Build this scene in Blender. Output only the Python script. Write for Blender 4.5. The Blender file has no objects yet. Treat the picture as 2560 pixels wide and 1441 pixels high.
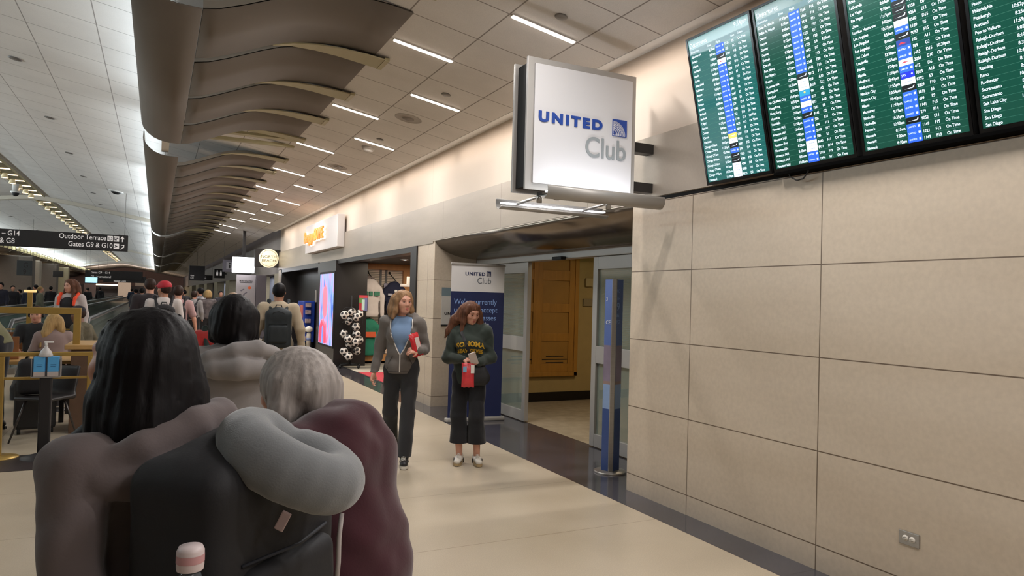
import bpy, bmesh, math, random
import numpy as np
from mathutils import Vector, Matrix, Euler
random.seed(7)
PI = math.pi
scene = bpy.context.scene
COL = scene.collection

# ------------------------------------------------------------------ camera
FPX, CX, CY = 1780.0, 1280.0, 720.5
_n = Vector((0.027, -1, 31 / FPX)).normalized()
_y = Vector((391 - CX, 728 - CY, FPX)); _y = (_y - _n * _y.dot(_n)).normalized()
_x = _y.cross(_n)
CAM = Vector((0, 0, 1.6))
cd = bpy.data.cameras.new('camera'); cam = bpy.data.objects.new('camera', cd); COL.objects.link(cam)
cd.sensor_width = 36; cd.lens = 36 * FPX / 2560; cd.clip_start = 0.05; cd.clip_end = 400
R_ = Vector((_x[0], _y[0], _n[0])); D_ = Vector((_x[1], _y[1], _n[1])); F_ = Vector((_x[2], _y[2], _n[2]))
cam.matrix_world = Matrix(((R_[0], -D_[0], -F_[0], CAM[0]), (R_[1], -D_[1], -F_[1], CAM[1]), (R_[2], -D_[2], -F_[2], CAM[2]), (0, 0, 0, 1)))
scene.camera = cam

def ray(px, py):
    d = Vector((px - CX, py - CY, FPX)); return Vector((d.dot(_x), d.dot(_y), d.dot(_n)))
def atY(px, py, Y): r = ray(px, py); return CAM + r * (Y / r[1])
def atX(px, py, X): r = ray(px, py); return CAM + r * (X / r[0])
def atZ(px, py, z): r = ray(px, py); return CAM + r * ((z - 1.6) / r[2])
def atD(px, py, d): return CAM + ray(px, py) * (d / FPX)

# ------------------------------------------------------------------ world, exposure
w = bpy.data.worlds.new('world'); scene.world = w; w.use_nodes = True
w.node_tree.nodes['Background'].inputs[0].default_value = (0.86, 0.88, 1.0, 1)
w.node_tree.nodes['Background'].inputs[1].default_value = 0.16
scene.view_settings.view_transform = 'Standard'; scene.view_settings.look = 'None'
scene.view_settings.gamma = 1; scene.view_settings.use_curve_mapping = False
scene.view_settings.exposure = 0.33
scene.cycles.max_bounces = 5; scene.cycles.diffuse_bounces = 3; scene.cycles.glossy_bounces = 2
scene.cycles.transparent_max_bounces = 6; scene.cycles.transmission_bounces = 3
scene.cycles.caustics_reflective = False; scene.cycles.caustics_refractive = False
scene.cycles.sample_clamp_indirect = 4.0; scene.cycles.adaptive_threshold = 0.02

def area(name, loc, sx, sy, rot, power, col=(1, .93, .84), spread=180):
    l = bpy.data.lights.new(name, 'AREA'); l.shape = 'RECTANGLE'; l.size = sx; l.size_y = sy
    l.energy = power; l.color = col; l.spread = math.radians(spread)
    o = bpy.data.objects.new(name, l); COL.objects.link(o); o.location = loc; o.rotation_euler = rot
    return o
CS = 0.178                                            # slope of the ceiling across the hall
def cz(x): return 3.66 + CS * (3.665 - x)             # ceiling height at x (right of the vault crown)
# light bars of the hall's ceiling, each with its lamp just under the diffuser
BARS_A = [(1.88, 2.46, 1.27 + 2.53 * k) for k in range(-3, 12)]      # left column of bars (3.80, 6.33, 8.86 ...)
BARS_B = [(2.43, 3.08, 2.54 + 2.52 * k) for k in range(-3, 9)]      # right column (5.06, 7.58, 10.1 ...)
LAMP_W = (1.0, 0.965, 0.94)
for x0, x1, y in BARS_A + BARS_B:
    if y < 30: area('ceiling_lamp', ((x0 + x1) / 2, y, cz((x0 + x1) / 2) - 0.035), x1 - x0, 0.05, (0, math.atan(CS), 0), 24, LAMP_W)
# cool uplights lying in the trough of the wave baffles, facing the vault
for k in range(9):
    area('uplight', (0.0, -2 + 5.6 * k, 3.97), 0.14, 5.2, (PI, -math.radians(62), 0), 24 if k < 4 else 40, (0.82, 0.93, 1.0), 160)
for k in range(12):
    area('uplight', (-8.15, 8 + 8.0 * k, 4.05), 0.2, 7.6, (PI, math.radians(50), 0), 210, (0.82, 0.95, 1.0), 160)
for k in range(8):
    area('uplight', (0.0, 49 + 7.5 * k, 3.97), 0.14, 7.2, (PI, -math.radians(50), 0), 70, (0.82, 0.93, 1.0), 160)
# warm wall-wash lamps in the slot where ceiling meets the right wall
for k in range(11):
    area('wallwash_lamp', (3.50, -2.0 + 2.5 * k, 3.655), 0.05, 2.4, (0, -math.radians(38), 0), 3.2, (1.0, 0.87, 0.76), 150)

# ------------------------------------------------------------------ materials
def s2l(c):
    if isinstance(c, str):
        c = c.lstrip('#'); c = [int(c[i:i + 2], 16) / 255 for i in (0, 2, 4)]
    return tuple((v / 12.92 if v <= 0.04045 else ((v + 0.055) / 1.055) ** 2.4) for v in c)
MATS = {}
def mat(name, col, rough=0.6, metal=0.0, var=0.0, vscale=8.0, bump=0.0, bscale=60.0, emit=0.0, ecol=None, spec=0.5, alpha=1.0, coat=0.0, stretch=None, sheen=0.0, bd=0.0015):
    if name in MATS: return MATS[name]
    m = bpy.data.materials.new(name); m.use_nodes = True; nt = m.node_tree; N = nt.nodes; L = nt.links
    b = N['Principled BSDF']; c = s2l(col)
    b.inputs['Base Color'].default_value = (*c, 1); b.inputs['Roughness'].default_value = rough
    b.inputs['Metallic'].default_value = metal; b.inputs['Specular IOR Level'].default_value = spec
    b.inputs['Alpha'].default_value = alpha; b.inputs['Coat Weight'].default_value = coat
    b.inputs['Sheen Weight'].default_value = sheen
    if emit:
        b.inputs['Emission Color'].default_value = (*(s2l(ecol) if ecol else c), 1); b.inputs['Emission Strength'].default_value = emit
    if var or bump:
        tc = N.new('ShaderNodeTexCoord'); mp = N.new('ShaderNodeMapping'); L.new(tc.outputs['Object'], mp.inputs[0])
        if stretch: mp.inputs['Scale'].default_value = stretch
    if var:
        n = N.new('ShaderNodeTexNoise'); n.inputs['Scale'].default_value = vscale; n.inputs['Detail'].default_value = 4
        L.new(mp.outputs[0], n.inputs['Vector'])
        r = N.new('ShaderNodeMapRange'); r.inputs[1].default_value = 0.3; r.inputs[2].default_value = 0.7
        r.inputs[3].default_value = 1 - var; r.inputs[4].default_value = 1 + var; L.new(n.outputs['Fac'], r.inputs[0])
        mx = N.new('ShaderNodeVectorMath'); mx.operation = 'SCALE'; mx.inputs[0].default_value = c
        L.new(r.outputs[0], mx.inputs['Scale']); L.new(mx.outputs[0], b.inputs['Base Color'])
    if bump:
        n2 = N.new('ShaderNodeTexNoise'); n2.inputs['Scale'].default_value = bscale; n2.inputs['Detail'].default_value = 3
        L.new(mp.outputs[0], n2.inputs['Vector'])
        bp = N.new('ShaderNodeBump'); bp.inputs['Strength'].default_value = bump; bp.inputs['Distance'].default_value = bd
        L.new(n2.outputs['Fac'], bp.inputs['Height']); L.new(bp.outputs[0], b.inputs['Normal'])
    MATS[name] = m; return m

def node_lines(nt, sep, specs):
    """dark joint lines: specs = [(axis, offset, pitch, halfwidth)] -> socket 1 on a joint, 0 elsewhere"""
    N, L = nt.nodes, nt.links; last = None
    for ax, off, pitch, hw in specs:
        a = N.new('ShaderNodeMath'); a.operation = 'ADD'; a.inputs[1].default_value = -off + pitch / 2; L.new(sep.outputs[ax], a.inputs[0])
        f = N.new('ShaderNodeMath'); f.operation = 'FLOORED_MODULO'; f.inputs[1].default_value = pitch; L.new(a.outputs[0], f.inputs[0])
        s = N.new('ShaderNodeMath'); s.operation = 'SUBTRACT'; s.inputs[1].default_value = pitch / 2; L.new(f.outputs[0], s.inputs[0])
        ab = N.new('ShaderNodeMath'); ab.operation = 'ABSOLUTE'; L.new(s.outputs[0], ab.inputs[0])
        mr = N.new('ShaderNodeMapRange'); mr.inputs[1].default_value = hw * 0.6; mr.inputs[2].default_value = hw * 1.4
        mr.inputs[3].default_value = 1; mr.inputs[4].default_value = 0; L.new(ab.outputs[0], mr.inputs[0])
        if last is None: last = mr.outputs[0]
        else:
            mxx = N.new('ShaderNodeMath'); mxx.operation = 'MAXIMUM'; L.new(last, mxx.inputs[0]); L.new(mr.outputs[0], mxx.inputs[1]); last = mxx.outputs[0]
    return last

def surf(name, c1, c2, scale, joints=(), jcol='#4a3f35', rough=0.5, stretch=(1, 1, 1), detail=5, fine=0.0, fscale=200, spec=0.5, metal=0.0, ramp=(0.35, 0.65), c3=None, coat=0.0, jdepth=0.0, fbump=0.0):
    if name in MATS: return MATS[name]
    m = bpy.data.materials.new(name); m.use_nodes = True; nt = m.node_tree; N = nt.nodes; L = nt.links; b = N['Principled BSDF']
    g = N.new('ShaderNodeNewGeometry'); mp = N.new('ShaderNodeMapping'); mp.inputs['Scale'].default_value = stretch; L.new(g.outputs['Position'], mp.inputs[0])
    n = N.new('ShaderNodeTexNoise'); n.inputs['Scale'].default_value = scale; n.inputs['Detail'].default_value = detail; L.new(mp.outputs[0], n.inputs['Vector'])
    r = N.new('ShaderNodeValToRGB'); r.color_ramp.elements[0].position = ramp[0]; r.color_ramp.elements[1].position = ramp[1]
    r.color_ramp.elements[0].color = (*s2l(c1), 1); r.color_ramp.elements[1].color = (*s2l(c2), 1); L.new(n.outputs['Fac'], r.inputs[0])
    out = r.outputs[0]
    if fine:
        n2 = N.new('ShaderNodeTexNoise'); n2.inputs['Scale'].default_value = fscale; n2.inputs['Detail'].default_value = 2; L.new(g.outputs['Position'], n2.inputs['Vector'])
        mr = N.new('ShaderNodeMapRange'); mr.inputs[1].default_value = 0.3; mr.inputs[2].default_value = 0.7; mr.inputs[3].default_value = 1 - fine; mr.inputs[4].default_value = 1 + fine; L.new(n2.outputs['Fac'], mr.inputs[0])
        vm = N.new('ShaderNodeVectorMath'); vm.operation = 'SCALE'; L.new(out, vm.inputs[0]); L.new(mr.outputs[0], vm.inputs['Scale']); out = vm.outputs[0]
        if fbump:
            bp = N.new('ShaderNodeBump'); bp.inputs['Strength'].default_value = fbump; bp.inputs['Distance'].default_value = 0.004
            L.new(n2.outputs['Fac'], bp.inputs['Height']); L.new(bp.outputs[0], b.inputs['Normal'])
    if joints:
        sp = N.new('ShaderNodeSeparateXYZ'); L.new(g.outputs['Position'], sp.inputs[0])
        j = node_lines(nt, sp, joints); mx = N.new('ShaderNodeMix'); mx.data_type = 'RGBA'; L.new(j, mx.inputs['Factor']); L.new(out, mx.inputs['A']); mx.inputs['B'].default_value = (*s2l(jcol), 1); out = mx.outputs['Result']
    L.new(out, b.inputs['Base Color']); b.inputs['Roughness'].default_value = rough; b.inputs['Specular IOR Level'].default_value = spec
    b.inputs['Metallic'].default_value = metal; b.inputs['Coat Weight'].default_value = coat
    MATS[name] = m; return m

# ------------------------------------------------------------------ mesh helpers
class MB:
    def __init__(s): s.v = []; s.f = []; s.mi = []; s.m = 0; s.sm = []; s.smooth = False
    def add(s, vs, fs):
        o = len(s.v); s.v += [tuple(p) for p in vs]
        for f in fs: s.f.append([i + o for i in f]); s.mi.append(s.m); s.sm.append(s.smooth)
        return s
    def box(s, x0, x1, y0, y1, z0, z1, M=None):
        p = [(x, y, z) for z in (z0, z1) for y in (y0, y1) for x in (x0, x1)]
        if M: p = [M @ Vector(q) for q in p]
        return s.add(p, [(0, 2, 3, 1), (4, 5, 7, 6), (0, 1, 5, 4), (2, 6, 7, 3), (0, 4, 6, 2), (1, 3, 7, 5)])
    def bbox(s, x0, x1, y0, y1, z0, z1, r=0.005, M=None):
        """box with chamfered edges"""
        bm = bmesh.new(); bmesh.ops.create_cube(bm, size=1)
        for v in bm.verts: v.co = Vector(((x0 + x1) / 2 + v.co.x * (x1 - x0), (y0 + y1) / 2 + v.co.y * (y1 - y0), (z0 + z1) / 2 + v.co.z * (z1 - z0)))
        bmesh.ops.bevel(bm, geom=bm.edges[:], offset=r, segments=2, affect='EDGES', profile=0.6)
        vs = [(M @ v.co if M else v.co) for v in bm.verts]; bm.verts.index_update()
        s.add(vs, [[v.index for v in f.verts] for f in bm.faces]); bm.free(); return s
    def prism(s, poly, a, b, axis='y', M=None):
        """poly = 2-D outline; extruded from a to b along axis. y: (x,z)  x: (y,z)  z: (x,y)"""
        n = len(poly)
        def P(q, t): return {'y': (q[0], t, q[1]), 'x': (t, q[0], q[1]), 'z': (q[0], q[1], t)}[axis]
        vs = [P(q, a) for q in poly] + [P(q, b) for q in poly]
        if M: vs = [M @ Vector(q) for q in vs]
        return s.add(vs, [list(range(n))[::-1], list(range(n, 2 * n))] + [(i, (i + 1) % n, n + (i + 1) % n, n + i) for i in range(n)])
    def sheet(s, prof, th, a, b, axis='y', M=None):
        """curved sheet of constant thickness, profile = open 2-D polyline"""
        up, lo = [], []; n = len(prof)
        for i, p in enumerate(prof):
            q0 = prof[max(0, i - 1)]; q1 = prof[min(n - 1, i + 1)]; d = Vector((q1[0] - q0[0], q1[1] - q0[1])).normalized()
            up.append((p[0] - d.y * th / 2, p[1] + d.x * th / 2)); lo.append((p[0] + d.y * th / 2, p[1] - d.x * th / 2))
        def P(q, t): return {'y': (q[0], t, q[1]), 'x': (t, q[0], q[1]), 'z': (q[0], q[1], t)}[axis]
        vs = [P(q, t) for t in (a, b) for q in up + lo]
        if M: vs = [M @ Vector(q) for q in vs]
        fs = []; k = 2 * n
        for i in range(n - 1):
            fs += [(i, i + 1, k + i + 1, k + i), (n + i, k + n + i, k + n + i + 1, n + i + 1), (i, n + i, n + i + 1, i + 1), (k + i, k + i + 1, k + n + i + 1, k + n + i)]
        fs += [(0, k, k + n, n), (n - 1, 2 * n - 1, k + 2 * n - 1, k + n - 1)]
        return s.add(vs, fs)
    def tube(s, pts, r, n=8, close=False, cap=True):
        pts = [Vector(p) for p in pts]; m = len(pts); rs = r if isinstance(r, (list, tuple)) else [r] * m
        vs = []; prev = None
        for i, p in enumerate(pts):
            if close: t = (pts[(i + 1) % m] - pts[i - 1]).normalized()
            else: t = (pts[min(m - 1, i + 1)] - pts[max(0, i - 1)]).normalized()
            u = (prev - t * prev.dot(t)) if prev is not None else t.orthogonal()
            if u.length < 1e-6: u = t.orthogonal()
            u.normalize(); w_ = t.cross(u); prev = u
            vs += [p + (u * math.cos(2 * PI * k / n) + w_ * math.sin(2 * PI * k / n)) * rs[i] for k in range(n)]
        fs = []
        for i in range(m if close else m - 1):
            j = (i + 1) % m
            fs += [(i * n + k, i * n + (k + 1) % n, j * n + (k + 1) % n, j * n + k) for k in range(n)]
        if cap and not close: fs += [list(range(n))[::-1], list(range((m - 1) * n, m * n))]
        sv = s.smooth; s.smooth = True; s.add(vs, fs); s.smooth = sv; return s
    def lathe(s, prof, c=(0, 0, 0), n=20, M=None, cap=True):
        vs = [(c[0] + r * math.cos(2 * PI * k / n), c[1] + r * math.sin(2 * PI * k / n), c[2] + z) for r, z in prof for k in range(n)]
        if M: vs = [M @ Vector(v) for v in vs]
        m = len(prof); fs = [(i * n + k, i * n + (k + 1) % n, (i + 1) * n + (k + 1) % n, (i + 1) * n + k) for i in range(m - 1) for k in range(n)]
        if cap: fs += [list(range(n))[::-1], list(range((m - 1) * n, m * n))]
        sv = s.smooth; s.smooth = True; s.add(vs, fs); s.smooth = sv; return s
    def ball(s, c, r, n=12, sc=(1, 1, 1)):
        prof = [(max(1e-4, math.sin(PI * i / n)), -math.cos(PI * i / n)) for i in range(n + 1)]
        M = Matrix.Translation(Vector(c)) @ Matrix.Diagonal((r * sc[0], r * sc[1], r * sc[2], 1))
        return s.lathe(prof, n=n * 2, M=M, cap=False)
    def quad(s, a, b, c, d): return s.add([a, b, c, d], [(0, 1, 2, 3)])
    def build(s, name, mats, parent=None, **tags):
        me = bpy.data.meshes.new(name); me.from_pydata(s.v, [], s.f)
        for m in (mats if isinstance(mats, (list, tuple)) else [mats]): me.materials.append(m)
        me.polygons.foreach_set('material_index', s.mi); me.polygons.foreach_set('use_smooth', s.sm)
        me.update(); bm = bmesh.new(); bm.from_mesh(me); bmesh.ops.recalc_face_normals(bm, faces=bm.faces); bm.to_mesh(me); bm.free()
        o = bpy.data.objects.new(name, me); COL.objects.link(o)
        if parent: o.parent = parent
        for k, v in tags.items(): o[k] = v
        return o

def thing(name, label, cat, loc=(0, 0, 0), rz=0.0, group=None, rot=None):
    o = bpy.data.objects.new(name, None); COL.objects.link(o); o.location = loc
    o.rotation_euler = rot if rot is not None else (0, 0, rz)
    o.empty_display_size = 0.1; o['label'] = label; o['category'] = cat
    if group: o['group'] = group
    return o
def tag(o, label, cat, group=None):
    o['label'] = label; o['category'] = cat
    if group: o['group'] = group
    return o
def struct(o): o['kind'] = 'structure'; return o
def dup(src, loc=None, rz=None, label=None):
    c = src.copy(); COL.objects.link(c)
    if loc is not None: c.location = loc
    if rz is not None: c.rotation_euler = (0, 0, rz)
    if label: c['label'] = label
    for ch in list(src.children):
        d = ch.copy(); COL.objects.link(d); d.parent = c
        for g in list(ch.children):
            e = g.copy(); COL.objects.link(e); e.parent = d
    return c
FACE_CAM = (PI / 2, 0, 0)               # text on a plane of constant Y, read from -Y
FACE_HALL = (PI / 2, 0, -PI / 2)        # text on the right wall, read from -X
def text(body, size, loc, m, parent=None, rot=FACE_CAM, align='LEFT', ext=0.002, name='lettering', bold=0.0, valign='BOTTOM_BASELINE', sx=1.0, space=1.0, line=1.0):
    c = bpy.data.curves.new(name, 'FONT'); c.body = body; c.size = size; c.extrude = ext; c.align_x = align; c.align_y = valign
    c.offset = bold; c.space_character = space; c.space_line = line; c.resolution_u = 3 if size < 0.09 else 8
    c.materials.append(m); o = bpy.data.objects.new(name, c); COL.objects.link(o); o.location = loc; o.rotation_euler = rot; o.scale = (sx, 1, 1)
    if parent: o.parent = parent
    return o
# ------------------------------------------------------------------ palette
M_CEIL = surf('ceiling_tile_right', '#cfc8c1', '#d8d1ca', 1.5, [(0, 2.443, 0.632, 0.006), (1, 6.33, 0.632, 0.006)], '#877d75', 0.92, fine=0.10, fscale=260, fbump=0.3)
M_VAULT = surf('ceiling_tile_vault', '#d2cdc8', '#dad5d0', 1.2, [(0, -1.40, 0.735, 0.0055), (1, 9.52, 0.735, 0.006)], '#8d8680', 0.92, fine=0.06, fscale=200)
M_STONE = surf('limestone', '#b9a995', '#c3b4a1', 1.1, [(1, 4.27, 1.19, 0.0035), (2, 0.150, 0.5745, 0.0035)], '#5c4b3a', 0.42, (0.5, 0.35, 3.0), 6, 0.05, 35, ramp=(0.3, 0.7))
M_STONE2 = surf('limestone_pier', '#b9a995', '#c3b4a1', 1.1, [(0, 3.74, 1.19, 0.003), (2, 0.150, 0.5745, 0.0035)], '#5c4b3a', 0.42, (0.5, 0.35, 3.0), 6, 0.05, 35, ramp=(0.3, 0.7))
M_BAND = surf('satin_bronze_panel', '#a39789', '#aca092', 0.8, [(1, 9.6, 1.92, 0.0025)], '#6b6054', 0.36, (1, 1, 6), 3, 0.02, 50, metal=0.35)
M_WASH = surf('white_wall', '#cdbfb0', '#d2c4b6', 0.5, [(1, 10.2, 3.8, 0.002)], '#a89c8d', 0.8)
M_TERR = surf('terrazzo_cream', '#b0a28c', '#bbad98', 1.3, [(1, 4.27, 1.19, 0.003), (0, 3.38 - 4.8, 4.8, 0.003)], '#8d7b62', 0.28, (1, 1, 1), 4, 0.09, 140, spec=0.5)
M_TERRD = surf('terrazzo_dark', '#3d3b3e', '#47454a', 2.0, [(1, 4.27, 1.19, 0.002)], '#2c2a2d', 0.12, (1, 1, 1), 4, 0.2, 150)
M_DARK = mat('black_satin', '#1d1a19', 0.4)
M_BLACK = mat('black_matte', '#0d0c0c', 0.7)
M_PLASTER = mat('dim_plaster', '#8f857a', 0.85, var=0.05)
M_CREAM = mat('cream_plaster', '#b5a88f', 0.8, var=0.04)
M_STEEL = mat('brushed_steel', '#9b9792', 0.32, metal=0.8, var=0.05, vscale=3, stretch=(1, 1, 30))
M_ALU = mat('satin_aluminium', '#a8a49f', 0.45, metal=0.35)
M_SOFFIT = mat('polished_bronze_soffit', '#7d7266', 0.22, metal=0.85, var=0.06, vscale=1.2)
M_GLASS = mat('greenish_door_glass', '#8c9a90', 0.08, alpha=0.42, spec=0.8)
M_GLASSD = mat('balustrade_glass', '#667a74', 0.08, alpha=0.6, spec=0.9)
M_WHITE = mat('white_paint', '#dcdad7', 0.5)
M_LITW = mat('lit_white_diffuser', '#fff6ea', 0.5, emit=9.0, ecol='#fff1e4')
M_GOLD = mat('brass_gold', '#b0914e', 0.38, metal=0.6, var=0.05)

# ------------------------------------------------------------------ floor
b = MB(); b.box(-16, 3.38, -6, 122, -0.2, 0); struct(b.build('floor', M_TERR))
b = MB(); b.box(3.38, 4.42, -6, 10.69, -0.2, 0.0); b.box(3.38, 3.80, 10.69, 122, -0.2, 0.0); b.box(3.80, 6.5, 18.2, 122, -0.2, 0.0); struct(b.build('floor_border', M_TERRD))
b = MB(); b.box(-16, -0.28, 7.46, 8.14, -0.1, 0.003); struct(b.build('floor_strip', surf('dark_floor_strip', '#37302d', '#40383a', 3, rough=0.3)))
b = MB(); b.box(4.42, 8.2, 4.6, 9.97, -0.2, 0.0)
struct(b.build('floor_vestibule', surf('vestibule_carpet', '#8d7e66', '#9c8d74', 7, rough=0.95, fine=0.15, fscale=120)))

# ------------------------------------------------------------------ ceilings
def vz(x):
    x = -8.1 - x if x < -4.05 else x
    if x >= -2.4: return cz(x)
    t = (x + 4.05) / 1.65                     # 0 at the crown, 1 where the vault meets the slope
    return 4.945 - 0.205 * t ** 1.45
pv = [(x, vz(x)) for x in [0.6, -0.6, -1.5, -2.4, -2.7, -3.0, -3.3, -3.6, -3.85, -4.05, -4.25, -4.5, -4.8, -5.1, -5.4, -5.7, -6.6, -7.6, -8.7, -10.3]]
b = MB(); b.sheet([(x, z + 0.03) for x, z in pv], 0.06, -6, 31, 'y'); b.sheet([(x, z + 0.03) for x, z in pv], 0.06, 31, 122, 'y')
struct(b.build('ceiling_vault', M_VAULT))
b = MB(); b.prism([(0.6, cz(0.6)), (3.46, cz(3.46)), (3.46, cz(3.46) + 0.06), (0.6, cz(0.6) + 0.06)], -6, 122); struct(b.build('ceiling_right', M_CEIL))
b = MB(); b.prism([(3.46, cz(3.46) + 0.0), (3.46, cz(3.46) + 0.1), (3.9, cz(3.46) + 0.1), (3.9, cz(3.46) + 0.06), (3.53, cz(3.46) + 0.06), (3.53, cz(3.46) - 0.004), (3.46, cz(3.46) - 0.004)], -6, 25.0)
struct(b.build('trim_1', M_WHITE))
for yr in (31.0, 62.0, 93.0):
    b = MB(); b.sheet([(x, z - 0.06) for x, z in pv], 0.14, yr - 0.16, yr + 0.16); struct(b.build('trim_2', mat('rib_paint', '#c4bcae', 0.7)))

# ------------------------------------------------------------------ right wall
b = MB(); b.box(3.665, 4.3, -6, 5.04, 0, 2.455)
b.box(3.665, 4.34, 9.93, 10.69, 0, 2.455); b.box(3.665, 4.3, 24.2, 25.0, 0, 2.40)
wr = struct(b.build('wall_right', M_STONE))
b = MB(); b.box(3.69, 4.2, -6, 5.04, 2.455, 2.49); b.box(3.70, 4.2, 5.04, 10.69, 2.455, 2.49); struct(b.build('trim_3', M_BLACK))
b = MB(); b.box(3.655, 3.90, -6, 5.04, 2.49, 3.0); b.box(3.655, 3.90, 5.04, 10.0, 2.458, 3.0); b.box(3.655, 3.90, 10.0, 25.0, 2.42, 3.0)
struct(b.build('wall_band', M_BAND))
b = MB(); b.box(3.70, 3.9, -6, 25.0, 3.0, 3.76); struct(b.build('wall_upper', M_WASH))
b = MB(); b.box(3.655, 3.66, 5.04, 10.0, 2.452, 2.462); struct(b.build('trim_4', mat('bright_edge', '#e2d8c8', 0.4)))
b = MB(); b.box(-16, 8.5, -6.3, -6, 0, 5); struct(b.build('wall_back', M_PLASTER))

# ------------------------------------------------------------------ door recess
prof = [(3.665, 2.46), (3.70, 2.405), (3.75, 2.36), (3.82, 2.315), (3.90, 2.28), (4.0, 2.25), (4.1, 2.23), (4.2, 2.217), (4.36, 2.212)]
b = MB(); b.smooth = True; b.sheet(prof, 0.012, 5.04, 9.93); struct(b.build('trim_5', M_SOFFIT))
b = MB(); b.bbox(4.34, 4.50, 5.04, 9.93, 2.115, 2.215, 0.008); b.box(4.36, 4.50, 5.04, 9.93, 2.215, 2.7); struct(b.build('trim_6', M_ALU))
def door(name, y0, y1, mids=(0.93, 1.12)):
    d = bpy.data.objects.new(name, None); COL.objects.link(d); struct(d)
    b = MB()
    for a, c in ((y0, y0 + 0.09), (y1 - 0.09, y1)): b.bbox(4.37, 4.43, a, c, 0.01, 2.11, 0.006)
    for a, c in ((0.01, 0.15), mids, (1.97, 2.11)): b.bbox(4.372, 4.428, y0 + 0.09, y1 - 0.09, a, c, 0.004)
    b.build('door_frame', M_ALU, d)
    g = MB(); g.box(4.396, 4.404, y0 + 0.09, y1 - 0.09, 0.15, mids[0]); g.box(4.396, 4.404, y0 + 0.09, y1 - 0.09, mids[1], 1.97); g.build('glass_pane', M_GLASS, d)
    s = MB(); z = 1.95
    while z > mids[1] + 0.02:
        s.box(4.44, 4.462, y0 + 0.10, y1 - 0.10, z, z + 0.0025); z -= 0.019
    s.build('blinds', mat('blind_slats', '#a9a996', 0.6), d); return d
door('door_1', 8.30, 9.30); door('door_2', 5.10, 6.73)
b = MB(); b.box(4.385, 4.41, 9.30, 9.93, 0.12, 2.10); gl = struct(b.build('window_1', M_GLASS))
b = MB(); b.bbox(4.30, 4.38, 8.20, 8.34, 0.0, 0.0001, 0.00001)
t = tag(MB().bbox(4.27, 4.339, 7.28, 7.50, 2.10, 2.14, 0.008).build('door_sensor', M_BLACK), 'small black motion sensor on the sliding door header', 'sensor')
# vestibule behind the doors
b = MB(); b.box(4.5, 8.2, 9.97, 10.1, 0.14, 2.9); struct(b.build('wall_vestibule', mat('vestibule_cream', '#b09a68', 0.8, var=0.04)))
b = MB(); b.box(8.2, 8.35, 4.6, 10.1, 0, 2.9); b.box(4.5, 8.35, 4.45, 4.6, 0, 2.9); struct(b.build('wall_vestibule_side', MATS['vestibule_cream']))
b = MB(); b.box(4.42, 8.35, 4.45, 10.1, 2.62, 2.7); struct(b.build('ceiling_vestibule', mat('vestibule_ceiling', '#9c8c6c', 0.9)))
b = MB(); b.box(4.5, 8.2, 9.955, 9.97, 0.0, 0.145); struct(b.build('baseboard_vestibule', mat('black_base_tile', '#151112', 0.3, var=0.1)))
area('vestibule_lamp', (6.3, 7.8, 2.6), 0.6, 0.6, (0, 0, 0), 15, (1.0, 0.80, 0.54))
area('vestibule_lamp', (5.3, 6.2, 2.6), 0.5, 0.5, (0, 0, 0), 10, (1.0, 0.84, 0.6))
t = thing('wooden_shutter', 'yellow wooden panelled shutter on the vestibule wall seen through the open door', 'shutter', (0, 9.955, 0))
M_WOOD = mat('golden_oak', '#b07e33', 0.5, var=0.12, vscale=3, stretch=(6, 1, 1)); M_WOOD2 = mat('golden_oak_panel', '#a87c36', 0.55, var=0.08, vscale=4)
b = MB()
for x0, x1, z0, z1 in ((4.6, 6.17, 0.40, 0.47), (6.10, 6.17, 0.40, 2.5), (4.6, 6.17, 2.40, 2.5), (4.6, 4.67, 0.4, 2.5)): b.bbox(x0, x1, -0.05, 0, z0, z1, 0.008)
b.build('outer_frame', M_WOOD, t)
b = MB()
for x0, x1 in ((4.67, 4.74), (5.34, 5.50), (6.0, 6.10)): b.bbox(x0, x1, -0.032, 0, 0.47, 2.40, 0.004)
for z0, z1 in ((0.47, 0.60), (0.97, 1.09), (1.43, 1.57), (1.94, 2.10), (2.34, 2.40)):
    for x0, x1 in ((4.74, 5.34), (5.50, 6.0)): b.bbox(x0, x1, -0.03, 0, z0, z1, 0.004)
b.build('grid_rail', M_WOOD, t)
for x0, x1 in ((4.74, 5.34), (5.50, 6.0)):
    for z0, z1 in ((0.60, 0.97), (1.09, 1.43), (1.57, 1.94), (2.10, 2.34)): b = MB(); b.bbox(x0, x1, -0.012, 0, z0, z1, 0.003); b.build('panel', M_WOOD2, t)
b = MB()
for cx_ in (5.14, 5.76):
    for z, wd in ((0.72, 0.16), (0.67, 0.23), (0.62, 0.16)): b.box(cx_ - wd, cx_ + wd, -0.016, -0.011, z - 0.006, z + 0.006)
b.build('vent_slot', M_BLACK, t)
t = thing('wall_intercom', 'pale intercom box on the vestibule wall beside the wooden shutter', 'intercom', (6.38, 9.955, 1.93))
b = MB(); b.bbox(-0.07, 0.07, -0.04, 0, -0.07, 0.07, 0.01); b.build('housing', mat('ivory_plastic', '#b8a67c', 0.5), t)
b = MB(); b.bbox(0.085, 0.13, -0.05, 0, -0.09, 0.09, 0.015); b.build('handset', MATS['ivory_plastic'], t)
tag(MB().bbox(6.28, 6.46, 9.94, 9.955, 1.54, 1.66, 0.002).build('notice_plate', mat('faded_notice', '#948566', 0.6)), 'small faded notice plate under the intercom', 'notice')
tag(MB().bbox(5.95, 6.5, 9.3, 9.34, 2.37, 2.41, 0.004).build('exit_glow', mat('green_exit_glow', '#9fd9b0', 0.4, emit=1.2)), 'thin green lit edge of a sign inside the vestibule', 'sign')

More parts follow.
